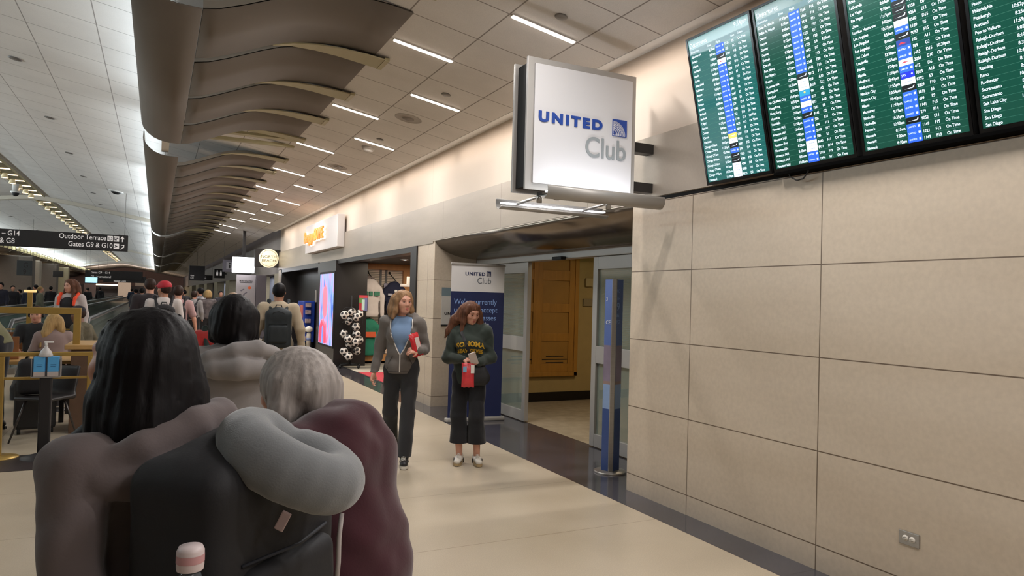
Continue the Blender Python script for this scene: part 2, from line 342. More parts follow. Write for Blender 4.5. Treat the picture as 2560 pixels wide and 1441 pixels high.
# ------------------------------------------------------------------ shop front with black frame
b = MB()
b.box(3.64, 3.9, 10.69, 10.98, 0, 2.42)                    # right jamb
b.box(3.66, 3.9, 10.69, 24.2, 2.33, 2.455)                # header
b.box(3.62, 4.35, 16.2, 18.2, 0, 2.40)                    # screen pillar
b.box(4.35, 7.7, 17.1, 18.2, 0, 2.9)
b.box(3.90, 7.7, 10.69, 10.80, 0, 2.9)
b.box(7.6, 7.7, 10.8, 17.1, 0, 2.9)
b.box(3.62, 3.70, 18.2, 24.2, 2.30, 2.42)
b.box(4.10, 4.25, 18.2, 24.2, 0, 2.42); b.box(3.62, 4.2, 24.0, 24.2, 0, 2.40)
struct(b.build('wall_shop', mat('shop_black', '#231f1e', 0.35)))
b = MB(); b.box(3.9, 7.6, 10.8, 17.1, 2.40, 2.50); struct(b.build('ceiling_shop', mat('shop_ceiling', '#2a2524', 0.6)))
b = MB(); b.box(3.80, 7.6, 10.8, 17.1, -0.2, 0.0)
struct(b.build('floor_shop', surf('striped_carpet', '#2b2827', '#b9b2a4', 1.0, rough=0.95, stretch=(0.6, 22, 1), ramp=(0.46, 0.54))))
b = MB(); b.box(3.80, 3.83, 10.8, 16.2, 0, 0.006); struct(b.build('trim_7', M_BLACK))
area('shop_lamp', (5.2, 15.0, 2.38), 1.6, 1.6, (0, 0, 0), 46, (1.0, 0.84, 0.66))
area('shop_lamp', (4.6, 12.6, 2.38), 0.8, 1.6, (0, 0, 0), 20, (1.0, 0.86, 0.7))
# far stretch of the right wall
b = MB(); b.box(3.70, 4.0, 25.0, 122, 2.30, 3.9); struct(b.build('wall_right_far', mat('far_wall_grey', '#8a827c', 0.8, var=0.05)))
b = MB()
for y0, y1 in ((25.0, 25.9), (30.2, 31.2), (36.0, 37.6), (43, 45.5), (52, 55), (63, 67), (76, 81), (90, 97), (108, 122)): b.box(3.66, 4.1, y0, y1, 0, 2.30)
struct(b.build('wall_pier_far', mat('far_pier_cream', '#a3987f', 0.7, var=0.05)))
b = MB(); b.box(5.6, 5.8, 25, 122, 0, 2.6); b.box(4.0, 5.8, 25, 122, 2.55, 2.65); struct(b.build('wall_shops_far', mat('far_shop_interior', '#5b5c64', 0.6, var=0.3, vscale=0.5)))
for y in (28, 34, 40, 48, 58, 70): area('shop_lamp', (4.8, y, 2.5), 0.9, 2.5, (0, 0, 0), 55, (0.9, 0.93, 1.0))
# far end and left side of the hall
b = MB(); b.box(-16, 6, 122, 122.4, 0, 6); struct(b.build('wall_end', mat('end_wall_pink', '#8c7269', 0.8, var=0.06)))
b = MB(); b.box(-16.4, -16, -6, 122, 0, 6); struct(b.build('wall_left', M_PLASTER))
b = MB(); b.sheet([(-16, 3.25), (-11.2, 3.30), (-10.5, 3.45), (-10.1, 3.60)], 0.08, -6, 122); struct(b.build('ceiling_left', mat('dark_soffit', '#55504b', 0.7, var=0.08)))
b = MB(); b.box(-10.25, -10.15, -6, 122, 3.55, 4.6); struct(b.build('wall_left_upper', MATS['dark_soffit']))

# ------------------------------------------------------------------ wave baffles under the ceiling
M_FIN = mat('taupe_perforated_metal', '#71685f', 0.8, bump=0.15, bscale=220, spec=0.25); M_FLANGE = mat('flange_grey', '#8f8a82', 0.5, metal=0.2)
M_TAN = mat('tan_bracket', '#a39874', 0.5)
WAVE = [(0.24, 3.672), (0.36, 3.695), (0.52, 3.755), (0.66, 3.815), (0.82, 3.885), (0.98, 3.945), (1.15, 3.985), (1.32, 4.002), (1.50, 4.006), (1.66, 3.998), (1.84, 3.972)]
NOSE = [(-0.245, 4.02), (-0.25, 3.92), (-0.225, 3.84), (-0.17, 3.775), (-0.10, 3.722), (-0.02, 3.69), (0.08, 3.672), (0.235, 3.670)]
def fin_panel(mx, y0, y1, parent):
    m = (lambda p: (-8.1 - p[0], p[1])) if mx else (lambda p: p)
    b = MB(); b.smooth = True; b.sheet([m(p) for p in WAVE], 0.014, y0, y1); b.smooth = False; W2 = [m(p) for p in WAVE]; n = len(W2)
    V = [(x, yy, z + dz * max(0.003, min(0.065, cz(wx) - z - 0.012))) for yy in (y0, y0 + 0.008) for dz in (0, 1) for (x, z), (wx, _) in zip(W2, WAVE)]; F = []
    for i in range(n - 1): F += [(i, i + 1, n + i + 1, n + i), (2 * n + i, 3 * n + i, 3 * n + i + 1, 2 * n + i + 1), (n + i, n + i + 1, 3 * n + i + 1, 3 * n + i)]
    b.m = 1; b.add(V, F); return b.build('wave_panel', [M_FIN, M_FLANGE], parent)
def fin_nose(mx, y0, y1, parent):
    m = (lambda p: (-8.1 - p[0], p[1])) if mx else (lambda p: p)
    b = MB(); b.smooth = True; b.sheet([m(p) for p in NOSE], 0.014, y0, y1); return b.build('nose_panel', M_FIN, parent)
def bracket(y0, y1, parent):
    # cream leaf bridging two panels next to the ceiling, widening to the right
    b = MB(); yc = (y0 + y1) / 2; P_ = [(0.90, 3.925, 0.01), (1.08, 3.962, 0.045), (1.30, 3.975, 0.085), (1.52, 3.968, 0.115), (1.76, 3.945, 0.140), (1.98, 3.918, 0.150)]; n = len(P_)
    V = [(x, yc + q * w_, z + dz) for dz in (0, 0.012) for q in (-1, 1) for x, z, w_ in P_]
    F = []
    for i in range(n - 1): F += [(i, i + 1, n + i + 1, n + i), (2 * n + i, 3 * n + i, 3 * n + i + 1, 2 * n + i + 1), (i, 2 * n + i, 2 * n + i + 1, i + 1), (n + i, n + i + 1, 3 * n + i + 1, 3 * n + i)]
    F += [(0, n, 3 * n, 2 * n), (n - 1, 3 * n - 1, 4 * n - 1, 2 * n - 1)]
    b.add(V, F); b.box(1.93, 1.98, yc - 0.15, yc + 0.15, 3.918, cz(1.98) - 0.012); return b.build('bracket', M_TAN, parent)
GROUPS = [(-5.24, 4.45), (5.66, 10.98), (12.14, 29.3), (30.4, 47.4), (48.6, 66), (67.4, 92)]
for gi, (g0, g1) in enumerate(GROUPS):
    lab = ['taupe wave baffles almost directly overhead, cut by the top picture edge', 'large taupe wave shaped ceiling baffle at the top left, ending before a wide gap', 'second run of taupe wave baffles after the first wide gap',
           'third run of wave baffles further down the hall', 'fourth run of wave baffles toward the far end', 'last and most distant run of wave baffles at the far end'][gi]
    t = thing('wave_baffle', lab, 'ceiling baffle', (0, 0, 0), group='wave baffles along the right of the vault')
    step = 1.37; fin_nose(False, g0, g1, t)
    y = g1
    while y - 1.21 > g0 - 0.01:
        fin_panel(False, y - 1.21, y, t)
        if y - step > g0: bracket(y - 1.21 - 0.20, y - 1.21 + 0.03, t)
        y -= step
# exposed frame in the wide gaps between two runs
for i, (ya, yb) in enumerate(((10.98, 12.14), (29.3, 30.4), (47.4, 48.6), (4.45, 5.66))):
    t = thing('baffle_frame', ['cream steel framing exposed in the wide gap after the nearest baffles', 'cream framing in the second gap of the wave baffles', 'cream framing in the farthest visible gap of the baffles', 'cream steel framing at the very top edge above the nearest baffles'][i], 'frame', group='frames between baffle runs')
    b = MB(); b.box(0.0, 0.1, ya - 0.1, yb + 0.1, 3.75, 4.25); b.build('upright', M_WHITE, t)
    b = MB(); b.box(0.1, 1.9, ya + 0.32, ya + 0.46, 3.98, 4.02); b.box(0.1, 1.9, ya + 0.75, ya + 0.84, 3.95, 4.0); b.build('crossbar', M_TAN, t)
    b = MB(); b.sheet([(0.4, 4.05), (1.0, 4.04), (1.6, 3.99), (1.95, 3.945)], 0.02, ya + 0.02, ya + 0.26); b.build('leaf', M_TAN, t)
# mirrored baffles on the far left side of the vault
t = thing('wave_baffle', 'dark wave baffles along the far left edge of the vault above the gate area', 'ceiling baffle')
for y in range(20, 120, 4):
    fin_nose(True, y, y + 3.85, t); fin_panel(True, y, y + 3.7, t)
for k in range(56):
    y = 38 + k * 1.4
    b = MB(); b.bbox(-7.90, -7.72, y, y + 0.32, 3.84, 4.08, 0.01); b.build('lamp_box', mat('cream_lamp_box', '#b3a980', 0.6, emit=0.25), t)

# ------------------------------------------------------------------ ceiling lamps, downlights, speakers
def sloped(x, y, dz=0.0): return (x, y, cz(x) + dz)
RS = (0, math.atan(CS), 0)
bars = [(a, 'left') for a in BARS_A] + [(a, 'right') for a in BARS_B]
first = None; cnt = {'left': 0, 'right': 0}
for (x0, x1, y), side in bars:
    xc = (x0 + x1) / 2
    if y < 3: continue
    cnt[side] += 1
    lab = 'thin lit ceiling light bar in the %s row, number %d counted from the camera' % (side, cnt[side])
    t = thing('ceiling_light', lab, 'ceiling light', sloped(xc, y), rot=RS, group='linear ceiling lights in two rows')
    if first is None:
        hw = (x1 - x0) / 2
        h_ = MB().box(-hw - 0.01, hw + 0.01, -0.028, 0.028, -0.012, 0.01).build('housing', M_WHITE, t)
        l_ = MB().box(-hw, hw, -0.018, 0.018, -0.020, -0.012).build('diffuser', M_LITW, t); first = (h_, l_)
    else:
        for s_ in first: c = s_.copy(); COL.objects.link(c); c.parent = t
DOT = [(4.78, 'above the nearest light bar'), (7.24, 'before the second light bar of the right row'), (9.8, 'between the hanging sign and the shop'), (12.25, 'over the shop front'), (14.8, 'far along the right ceiling')]
for y, w_ in DOT:
    t = tag(MB().lathe([(0.048, 0), (0.052, -0.006), (0.045, -0.012), (0.0, -0.012)], n=24, cap=False).build('ceiling_disc', mat('grey_disc', '#7d766e', 0.6)), 'small round grey disc in the ceiling ' + w_, 'downlight', 'grey discs in the right ceiling')
    t.location = sloped(2.75, y); t.rotation_euler = RS
for y, w_ in ((8.48, 'nearer'), (12.35, 'farther')):
    t = thing('ceiling_speaker', 'round flush ceiling speaker grille, the %s of two' % w_, 'speaker', sloped(2.73, y), rot=RS, group='round ceiling speakers')
    MB().lathe([(0.17, 0), (0.17, -0.004), (0.155, -0.006), (0.15, -0.002), (0.085, -0.002), (0.08, -0.006), (0, -0.006)], n=32, cap=False).build('grille', mat('speaker_white', '#a59c93', 0.8), t)
    MB().lathe([(0.075, -0.006), (0.075, -0.008), (0, -0.008)], n=24, cap=False).build('cone', mat('speaker_mesh', '#8b827a', 0.9), t)
t = thing('smoke_detector', 'white dome smoke detector box on the ceiling between two light bars', 'smoke detector', sloped(2.76, 10.46), rot=RS)
MB().lathe([(0.085, 0), (0.09, -0.02), (0.075, -0.045), (0.05, -0.06), (0, -0.063)], n=24, cap=False).build('dome', mat('detector_white', '#c4bdb5', 0.5), t)
MB().lathe([(0.10, 0), (0.10, -0.006), (0, -0.006)], n=24, cap=False).build('base_ring', mat('detector_white2', '#b3aca4', 0.5), t)
for i, (x, y) in enumerate([(-1.77, 11.36), (-1.8, 15.0), (-1.85, 18.7), (-1.86, 22.4), (-1.89, 26.1), (-1.9, 29.5), (-5.9, 38), (-1.9, 37), (-5.9, 46), (-1.9, 45)]):
    t = tag(MB().lathe([(0.075, 0), (0.082, -0.008), (0.07, -0.014), (0, -0.014)], n=20, cap=False).build('vault_downlight', mat('unlit_lens', '#66605c', 0.4)),
            'small dark unlit downlight in the vault, number %d down the hall' % (i + 1), 'downlight', 'unlit downlights in the vault')
    t.location = (x, y, vz(x)); t.rotation_euler = (0, math.atan(CS) if x > -4 else -math.atan(CS), 0)
def dome_cam(loc, label, r=0.11, drop=0.22):
    t = thing('security_camera', label, 'security camera', loc)
    MB().lathe([(r * 0.8, 0), (r * 0.8, -drop * 0.6), (r * 1.2, -drop * 0.62), (r * 1.2, -drop * 0.72), (0, -drop * 0.72)], n=20, cap=False).build('mount', M_WHITE, t)
    MB().ball((0, 0, -drop * 0.75), r * 0.85, 8).build('dome', M_BLACK, t)
p = atY(40, 452, 27.5); dome_cam((p.x, p.y, vz(p.x)), 'black dome security camera hanging beside the spotlight track', 0.12, 0.45)
t = thing('security_camera', 'flat black dome camera set in the vault beside the wave baffles', 'security camera', (-1.16, 24.1, vz(-1.16)), rot=(0, math.atan(CS), 0))
MB().lathe([(0.2, 0), (0.2, -0.02), (0.15, -0.03), (0, -0.03)], n=24, cap=False).build('trim_ring', M_WHITE, t); MB().ball((0, 0, -0.03), 0.13, 8, (1, 1, 0.5)).build('dome', M_BLACK, t)
# spotlight tracks at the crown of the vault
M_SPOT = mat('lit_spot_lens', '#ffe2b8', 0.5, emit=3.5, ecol='#ffd9a8')
for ti, (y0, y1, n) in enumerate([(13.5, 30.6, 14), (31.5, 60, 16), (63, 92, 12)]):
    t = thing('spotlight_track', ['tan recessed track of small spotlights before the ceiling rib', 'spotlight track continuing beyond the ceiling rib', 'most distant spotlight track in the vault'][ti], 'track light', (-3.95, 0, 4.94), group='spotlight tracks in the crown of the vault')
    b = MB(); b.box(-0.20, 0.20, y0, y1, -0.035, 0.02); b.build('channel', mat('olive_channel', '#736a4c', 0.6), t)
    b = MB(); b.box(-0.24, -0.20, y0, y1, -0.06, 0.02); b.box(0.20, 0.24, y0, y1, -0.06, 0.02); b.build('edge_trim', M_TAN, t)
    for k in range(n):
        y = y0 + (k + 0.5) * (y1 - y0) / n
        b = MB(); b.lathe([(0.055, 0.03), (0.06, -0.03), (0.10, -0.17), (0, -0.17)], (-0.10, y, 0), n=12, cap=False); s_ = b.build('spot_head', mat('spot_cream', '#c9b78e', 0.5, emit=0.15), t)
        MB().lathe([(0.085, -0.172), (0, -0.172)], (-0.10, y, 0), n=12, cap=False).build('lens', M_SPOT, s_)
        MB().box(-0.16, 0.19, y + 0.16, y + 0.2, -0.06, -0.035).build('lamp_bar', M_SPOT, t)
# ------------------------------------------------------------------ soft-bodied shapes: signed distance field -> smooth mesh
class SDF:
    """smooth union of tapered capsules and ellipsoids, meshed with surface nets"""
    def __init__(s, vox=0.01, k=0.02): s.vox = vox; s.k = k; s.ops = []; s.noise = None; s.cuts = []; s.fns = []; s.strands = None
    def cap(s, a, b, ra, rb=None, k=None, flat=None, sub=False):
        """flat=(direction, factor): thinner by factor along direction"""
        s.ops.append(('c', np.array(a, float), np.array(b, float), ra, ra if rb is None else rb, s.k if k is None else k, flat, sub)); return s
    def ell(s, c, r, k=None, R=None, sub=False):
        s.ops.append(('e', np.array(c, float), np.array(r, float), None, None, s.k if k is None else k, R, sub)); return s
    def rbox(s, c, h, r, R=None, k=None): s.ops.append(('b', np.array(c, float), np.array(h, float), r, None, s.k if k is None else k, R, False)); return s
    def chain(s, pts, rs, **kw):
        for i in range(len(pts) - 1): s.cap(pts[i], pts[i + 1], rs[i], rs[i + 1], **kw)
        return s
    def folds(s, amp, freq, seed=0): s.noise = (amp, freq, seed); return s
    def strand(s, c, amp): s.strands = (c, amp); return s
    def cut(s, p, n): s.cuts.append((np.array(p, float), np.array(n, float) / np.linalg.norm(n))); return s      # keep the side n points away from
    def _bounds(s, op, pad):
        if op[0] == 'c': r = max(op[3], op[4]); lo = np.minimum(op[1], op[2]) - r; hi = np.maximum(op[1], op[2]) + r
        elif op[0] == 'b': r = np.linalg.norm(op[2]) + op[3] if op[6] is not None else op[2] + op[3]; lo = op[1] - r; hi = op[1] + r
        else: r = op[2].max() if op[6] is not None else op[2]; lo = op[1] - r; hi = op[1] + r
        return lo - pad, hi + pad
    def mesh(s):
        vox = s.vox; pad0 = 3 * vox + (s.noise[0] if s.noise else 0)
        bs = [s._bounds(o, pad0) for o in s.ops if not o[7]]
        lo = np.min([b[0] for b in bs], 0); hi = np.max([b[1] for b in bs], 0); n = np.ceil((hi - lo) / vox).astype(int) + 1
        D = np.full(n, 0.12, dtype=np.float32)
        ax = [lo[i] + np.arange(n[i]) * vox for i in range(3)]
        for op in s.ops:
            k = op[5]; l, h = s._bounds(op, pad0 + k + 0.02)
            i0 = np.clip(np.floor((l - lo) / vox).astype(int), 0, n - 1); i1 = np.clip(np.ceil((h - lo) / vox).astype(int) + 1, 1, n)
            if (i1 <= i0).any(): continue
            X, Y, Z = np.meshgrid(*[ax[i][i0[i]:i1[i]] for i in range(3)], indexing='ij'); P = np.stack([X, Y, Z], -1)
            if op[0] == 'c':
                a, b = op[1], op[2]; ab = b - a; L2 = max(ab @ ab, 1e-9); Q = P - a
                t = np.clip(Q @ ab / L2, 0, 1); V = Q - t[..., None] * ab
                if op[6] is not None:
                    f = np.array(op[6][0], float); f /= np.linalg.norm(f); V = V + (V @ f)[..., None] * f * (op[6][1] - 1)
                d = np.linalg.norm(V, axis=-1) - (op[3] + (op[4] - op[3]) * t)
                if op[6] is not None: d = d / (1 + (op[6][1] - 1) * 0.5)
            elif op[0] == 'b':
                Q = P - op[1]
                if op[6] is not None: Q = Q @ np.array(op[6])
                q = np.abs(Q) - op[2]; d = np.linalg.norm(np.maximum(q, 0), axis=-1) + np.minimum(q.max(-1), 0) - op[3]
            else:
                Q = P - op[1]
                if op[6] is not None: Q = Q @ np.array(op[6])
                q = Q / op[2]; m = np.linalg.norm(q, axis=-1); g = np.linalg.norm(q / op[2], axis=-1) + 1e-9
                d = m * (m - 1) / g
            sl = tuple(slice(i0[i], i1[i]) for i in range(3)); O = D[sl]
            if op[7]:                                                    # smooth subtraction
                d = -d; hh = np.clip(0.5 - 0.5 * (O - d) / k, 0, 1); D[sl] = O * (1 - hh) + d * hh + k * hh * (1 - hh)
                # (max-like blend)
            else:
                hh = np.clip(0.5 + 0.5 * (O - d) / k, 0, 1); D[sl] = O * (1 - hh) + d * hh - k * hh * (1 - hh)
        if s.noise:
            amp, fr, seed = s.noise; rg = np.random.RandomState(seed); X, Y, Z = np.meshgrid(*ax, indexing='ij'); acc = 0
            for _ in range(5):
                v = rg.normal(size=3); v /= np.linalg.norm(v); v *= fr * rg.uniform(0.5, 1.6); ph = rg.uniform(0, 6.28)
                w2 = rg.normal(size=3) * fr * 0.35; acc = acc + (1 - 2 * np.abs(np.sin(0.5 * (X * v[0] + Y * v[1] + Z * v[2] + ph + 1.5 * np.sin(X * w2[0] + Y * w2[1] + Z * w2[2]))))) 
            for _ in range(3):
                v = rg.normal(size=3); v /= np.linalg.norm(v); v *= fr * rg.uniform(1.8, 3.0); ph = rg.uniform(0, 6.28); acc = acc + 0.45 * np.sin(X * v[0] + Y * v[1] + Z * v[2] + ph + 1.2 * np.sin(X * v[1] * .4 + Z * v[0] * .4))
            D = D + (amp * acc / 3).astype(np.float32)
        if s.strands:
            c, am = s.strands; X, Y, Z = np.meshgrid(*ax, indexing='ij'); th = np.arctan2(X - c[0], Y - c[1]); zz = Z - c[2]
            D = D + (am * (np.sin(27 * th + 9 * zz + 1.2 * np.sin(11 * zz)) + 0.7 * np.sin(44 * th - 14 * zz + 2) + 0.5 * np.sin(17 * th + 25 * zz))).astype(np.float32)
        for p, nn in s.cuts:
            X, Y, Z = np.meshgrid(*ax, indexing='ij'); D = np.maximum(D, ((X - p[0]) * nn[0] + (Y - p[1]) * nn[1] + (Z - p[2]) * nn[2]).astype(np.float32))
        for fn in s.fns:
            X, Y, Z = np.meshgrid(*ax, indexing='ij'); D = np.maximum(D, -fn(X, Y, Z).astype(np.float32))
        D[0] = D[-1] = 0.1; D[:, 0] = D[:, -1] = 0.1; D[:, :, 0] = D[:, :, -1] = 0.1
        # naive surface nets
        S = D < 0; c = S[:-1, :-1, :-1].astype(np.int8)
        tot = np.zeros(c.shape, np.int8)
        for dx in (0, 1):
            for dy in (0, 1):
                for dz in (0, 1): tot += S[dx:n[0] - 1 + dx, dy:n[1] - 1 + dy, dz:n[2] - 1 + dz]
        act = (tot > 0) & (tot < 8); idx = np.full(c.shape, -1, np.int64); cells = np.argwhere(act); idx[act] = np.arange(len(cells))
        acc = np.zeros((len(cells), 3)); cntv = np.zeros(len(cells)); C0 = cells
        for (a, b_) in [((0,0,0),(1,0,0)),((0,1,0),(1,1,0)),((0,0,1),(1,0,1)),((0,1,1),(1,1,1)),((0,0,0),(0,1,0)),((1,0,0),(1,1,0)),((0,0,1),(0,1,1)),((1,0,1),(1,1,1)),((0,0,0),(0,0,1)),((1,0,0),(1,0,1)),((0,1,0),(0,1,1)),((1,1,0),(1,1,1))]:
            a = np.array(a); b_ = np.array(b_); A = C0 + a; B = C0 + b_; da = D[tuple(A.T)]; db = D[tuple(B.T)]; m = (da < 0) != (db < 0)
            t = np.where(m, da / np.where(m, da - db, 1), 0); acc += np.where(m[:, None], a + t[:, None] * (b_ - a), 0); cntv += m
        V = lo + (cells + acc / cntv[:, None]) * vox
        F = []
        for axi in range(3):
            o = [0, 0, 0]; o[axi] = 1; u, v = [(1, 2), (2, 0), (0, 1)][axi]
            sl0 = [slice(1, -1)] * 3; sl1 = [slice(1, -1)] * 3; sl0[axi] = slice(0, -1); sl1[axi] = slice(1, None)
            ch = S[tuple(sl0)] != S[tuple(sl1)]; E = np.argwhere(ch); off = np.array([1, 1, 1]); off[axi] = 0; E = E + off
            if not len(E): continue
            ins = S[tuple(E.T)]; eu = np.zeros(3, int); eu[u] = 1; ev = np.zeros(3, int); ev[v] = 1
            q = [idx[tuple((E - eu - ev).T)], idx[tuple((E - ev).T)], idx[tuple(E.T)], idx[tuple((E - eu).T)]]; q = np.stack(q, 1)
            q[~ins] = q[~ins][:, ::-1]; F.append(q)
        F = np.concatenate(F); F = F[(F >= 0).all(1)]; return V, F
    def build(s, name, mats, parent=None, **tags):
        V, F = s.mesh(); me = bpy.data.meshes.new(name)
        me.vertices.add(len(V)); me.vertices.foreach_set('co', V.ravel().astype(np.float32))
        me.loops.add(F.size); me.loops.foreach_set('vertex_index', F.ravel().astype(np.int32))
        me.polygons.add(len(F)); me.polygons.foreach_set('loop_start', np.arange(0, F.size, 4, dtype=np.int32))
        me.polygons.foreach_set('loop_total', np.full(len(F), 4, dtype=np.int32))
        for m in (mats if isinstance(mats, (list, tuple)) else [mats]): me.materials.append(m)
        me.update(calc_edges=True); me.validate(); me.polygons.foreach_set('use_smooth', [True] * len(me.polygons))
        # one relaxation pass takes the voxel terraces off
        ed = np.zeros(len(me.edges) * 2, np.int32); me.edges.foreach_get('vertices', ed); ed = ed.reshape(-1, 2)
        P = np.array(V)
        for _ in range(2):
            ac = np.zeros_like(P); cn = np.zeros(len(P)); np.add.at(ac, ed[:, 0], P[ed[:, 1]]); np.add.at(ac, ed[:, 1], P[ed[:, 0]])
            np.add.at(cn, ed[:, 0], 1); np.add.at(cn, ed[:, 1], 1); P = P * 0.5 + 0.5 * ac / np.maximum(cn, 1)[:, None]
        me.vertices.foreach_set('co', P.ravel().astype(np.float32)); me.update()
        o = bpy.data.objects.new(name, me); COL.objects.link(o)
        if parent: o.parent = parent
        for k, v in tags.items(): o[k] = v
        return o
# ------------------------------------------------------------------ lit blade sign over the lounge door
NAVY = mat('sign_navy', '#1c3f8f', 0.4); NAVYD = mat('print_navy', '#1b2550', 0.5); GREYL = mat('sign_grey_letter', '#8b9092', 0.5)
M_SIGNW = mat('sign_white_panel', '#cac8c9', 0.4)
def globe_mark(parent, x, z, y, s, blue=NAVY, white=M_SIGNW, ext=0.012):
    """square emblem with a quarter globe grid, lower-left corner at (x, z)"""
    MB().box(x, x + s, y - ext, y, z, z + s).build('emblem_square', blue, parent)
    R = s * 0.86; ox, oz = x + 0.015 * s, z + 0.02 * s; yy = y - ext
    q = [(ox, oz)] + [(ox + R * math.sin(a), oz + R * math.cos(a)) for a in np.linspace(0, PI / 2, 24)]
    MB().prism(q, yy - 0.0015, yy + 0.001).build('emblem_globe', white, parent)
    b = MB()
    def ribbon(P, w0, w1):
        n = len(P); V = []
        for i in range(n):
            d = Vector((P[min(n - 1, i + 1)][0] - P[max(0, i - 1)][0], P[min(n - 1, i + 1)][1] - P[max(0, i - 1)][1])).normalized(); w_ = (w0 + (w1 - w0) * i / (n - 1)) / 2
            V += [(P[i][0] - d.y * w_, P[i][1] + d.x * w_), (P[i][0] + d.y * w_, P[i][1] - d.x * w_)]
        for i in range(n - 1):
            k = 2 * i; c_ = [V[k], V[k + 1], V[k + 3], V[k + 2]]
            b.add([(p[0], yy - 0.0028, p[1]) for p in c_] + [(p[0], yy - 0.0008, p[1]) for p in c_], [(0, 1, 2, 3), (4, 7, 6, 5), (0, 4, 5, 1), (1, 5, 6, 2), (2, 6, 7, 3), (3, 7, 4, 0)])
    for k in range(1, 8):                       # parallels, thicker toward the lower left
        r = R * (1 - 0.02 * k - 0.012 * k * k); ribbon([(ox + r * math.sin(a) * (1 - 0.02 * k), oz + r * math.cos(a)) for a in np.linspace(0.02, PI / 2 - 0.02, 14)], s * (0.008 + 0.004 * k), s * (0.010 + 0.005 * k))
    for k in range(1, 7):                       # meridians converging at the upper right rim
        a0 = PI / 2 * (0.10 + 0.13 * k); ribbon([(ox + R * (0.02 + 0.96 * t_) * math.sin(a0 * (0.35 + 0.65 * t_)), oz + R * (1 - 0.98 * (1 - t_)) * math.cos(a0 * (0.9 + 0.1 * t_)) if False else oz + R * t_ * math.cos(a0 * (0.9 + 0.1 * t_))) for t_ in np.linspace(0.08, 0.97, 10)], s * 0.022, s * 0.008)
    b.build('emblem_grid', blue, parent)
SX0, SX1, SZ0, SZ1 = 2.43, 3.42, 2.435, 3.435
t = thing('blade_sign', 'square white lounge sign on two dark brackets projecting from the wall over the door', 'sign', (0, 0, 0))
b = MB(); b.bbox(SX0, SX1, 4.70, 4.725, SZ0, SZ1, 0.003); b.build('front_frame', M_ALU, t)
b = MB(); b.bbox(SX0, SX1, 4.915, 4.94, SZ0, SZ1, 0.003); b.build('back_frame', M_ALU, t)
b = MB(); b.box(SX0 + 0.03, SX1 - 0.03, 4.725, 4.915, SZ0 + 0.03, SZ1 - 0.03); b.build('core', M_BLACK, t)
b = MB(); b.bbox(SX0 + 0.055, SX1 - 0.045, 4.682, 4.70, SZ0 + 0.05, SZ1 - 0.05, 0.002); fp = b.build('face_panel', M_SIGNW, t)
text('UNITED', 0.104, (SX0 + 0.088, 4.680, 2.955), NAVY, t, ext=0.006, bold=0.005, sx=1.25, space=1.32)
globe_mark(t, SX0 + 0.755, 2.925, 4.682, 0.132)
text('Club', 0.225, (SX0 + 0.89, 4.680, 2.735), GREYL, t, align='RIGHT', ext=0.006, sx=0.90, bold=0.001)
b = MB(); b.bbox(SX1 - 0.03, 3.66, 4.76, 4.86, 2.845, 2.925, 0.003); b.build('bracket_arm', M_DARK, t)
b = MB(); b.bbox(SX1 - 0.03, 3.66, 4.76, 4.86, 2.52, 2.60, 0.003); b.build('bracket_arm', M_DARK, t)
for y, nm in ((4.46, 'light_trough'), (5.21, 'light_trough')):
    s_ = 1 if y < 4.8 else -1
    pf = [(y + 0.055 * math.cos(a), 2.395 + 0.055 * math.sin(a)) for a in [math.radians(v) for v in range(180 if s_ > 0 else 150, 391 if s_ > 0 else 361, 15)]]
    pf = [(y - s_ * 0.06 * math.cos(math.radians(a)), 2.40 - 0.06 * math.sin(math.radians(a))) for a in range(-30, 141, 15)]
    b = MB(); b.smooth = True; b.sheet(pf, 0.004, SX0 + 0.03, 3.50, 'x'); b.build(nm, M_ALU, t)
    b = MB(); b.box(SX0 + 0.05, 3.48, y - 0.02, y + 0.02, 2.385, 2.395); b.build('trough_lamp', mat('trough_lamp', '#ffffff', 0.5, emit=2.5, ecol='#f2f5ff'), t)
for x in (2.62, 3.26):
    b = MB(); b.tube([(x, 4.46, 2.39), (x, 4.82, 2.41), (x, 5.21, 2.39)], 0.012, 10); b.lathe([(0.022, -0.05), (0.022, 0.03)], (x, 4.82, 2.41), 14); b.lathe([(0.022, -0.05), (0.022, 0.02)], (x, 4.55, 2.40), 14); b.build('support_rod', M_STEEL, t)
area('trough_light', (2.98, 4.52, 2.43), 0.95, 0.04, (math.radians(152), 0, 0), 1.6, (0.9, 0.94, 1.0))
area('trough_light', (2.98, 5.15, 2.43), 0.95, 0.04, (math.radians(-152), 0, 0), 1.6, (0.9, 0.94, 1.0))
tag(MB().bbox(3.645, 3.665, 4.795, 4.81, 2.40, 2.46, 0.002).tube([(3.64, 4.802, 2.41), (3.62, 4.802, 2.405), (3.62, 4.802, 2.42)], 0.003).build('wall_hook', M_WHITE), 'tiny white hook under the metal band beside the door', 'hook')

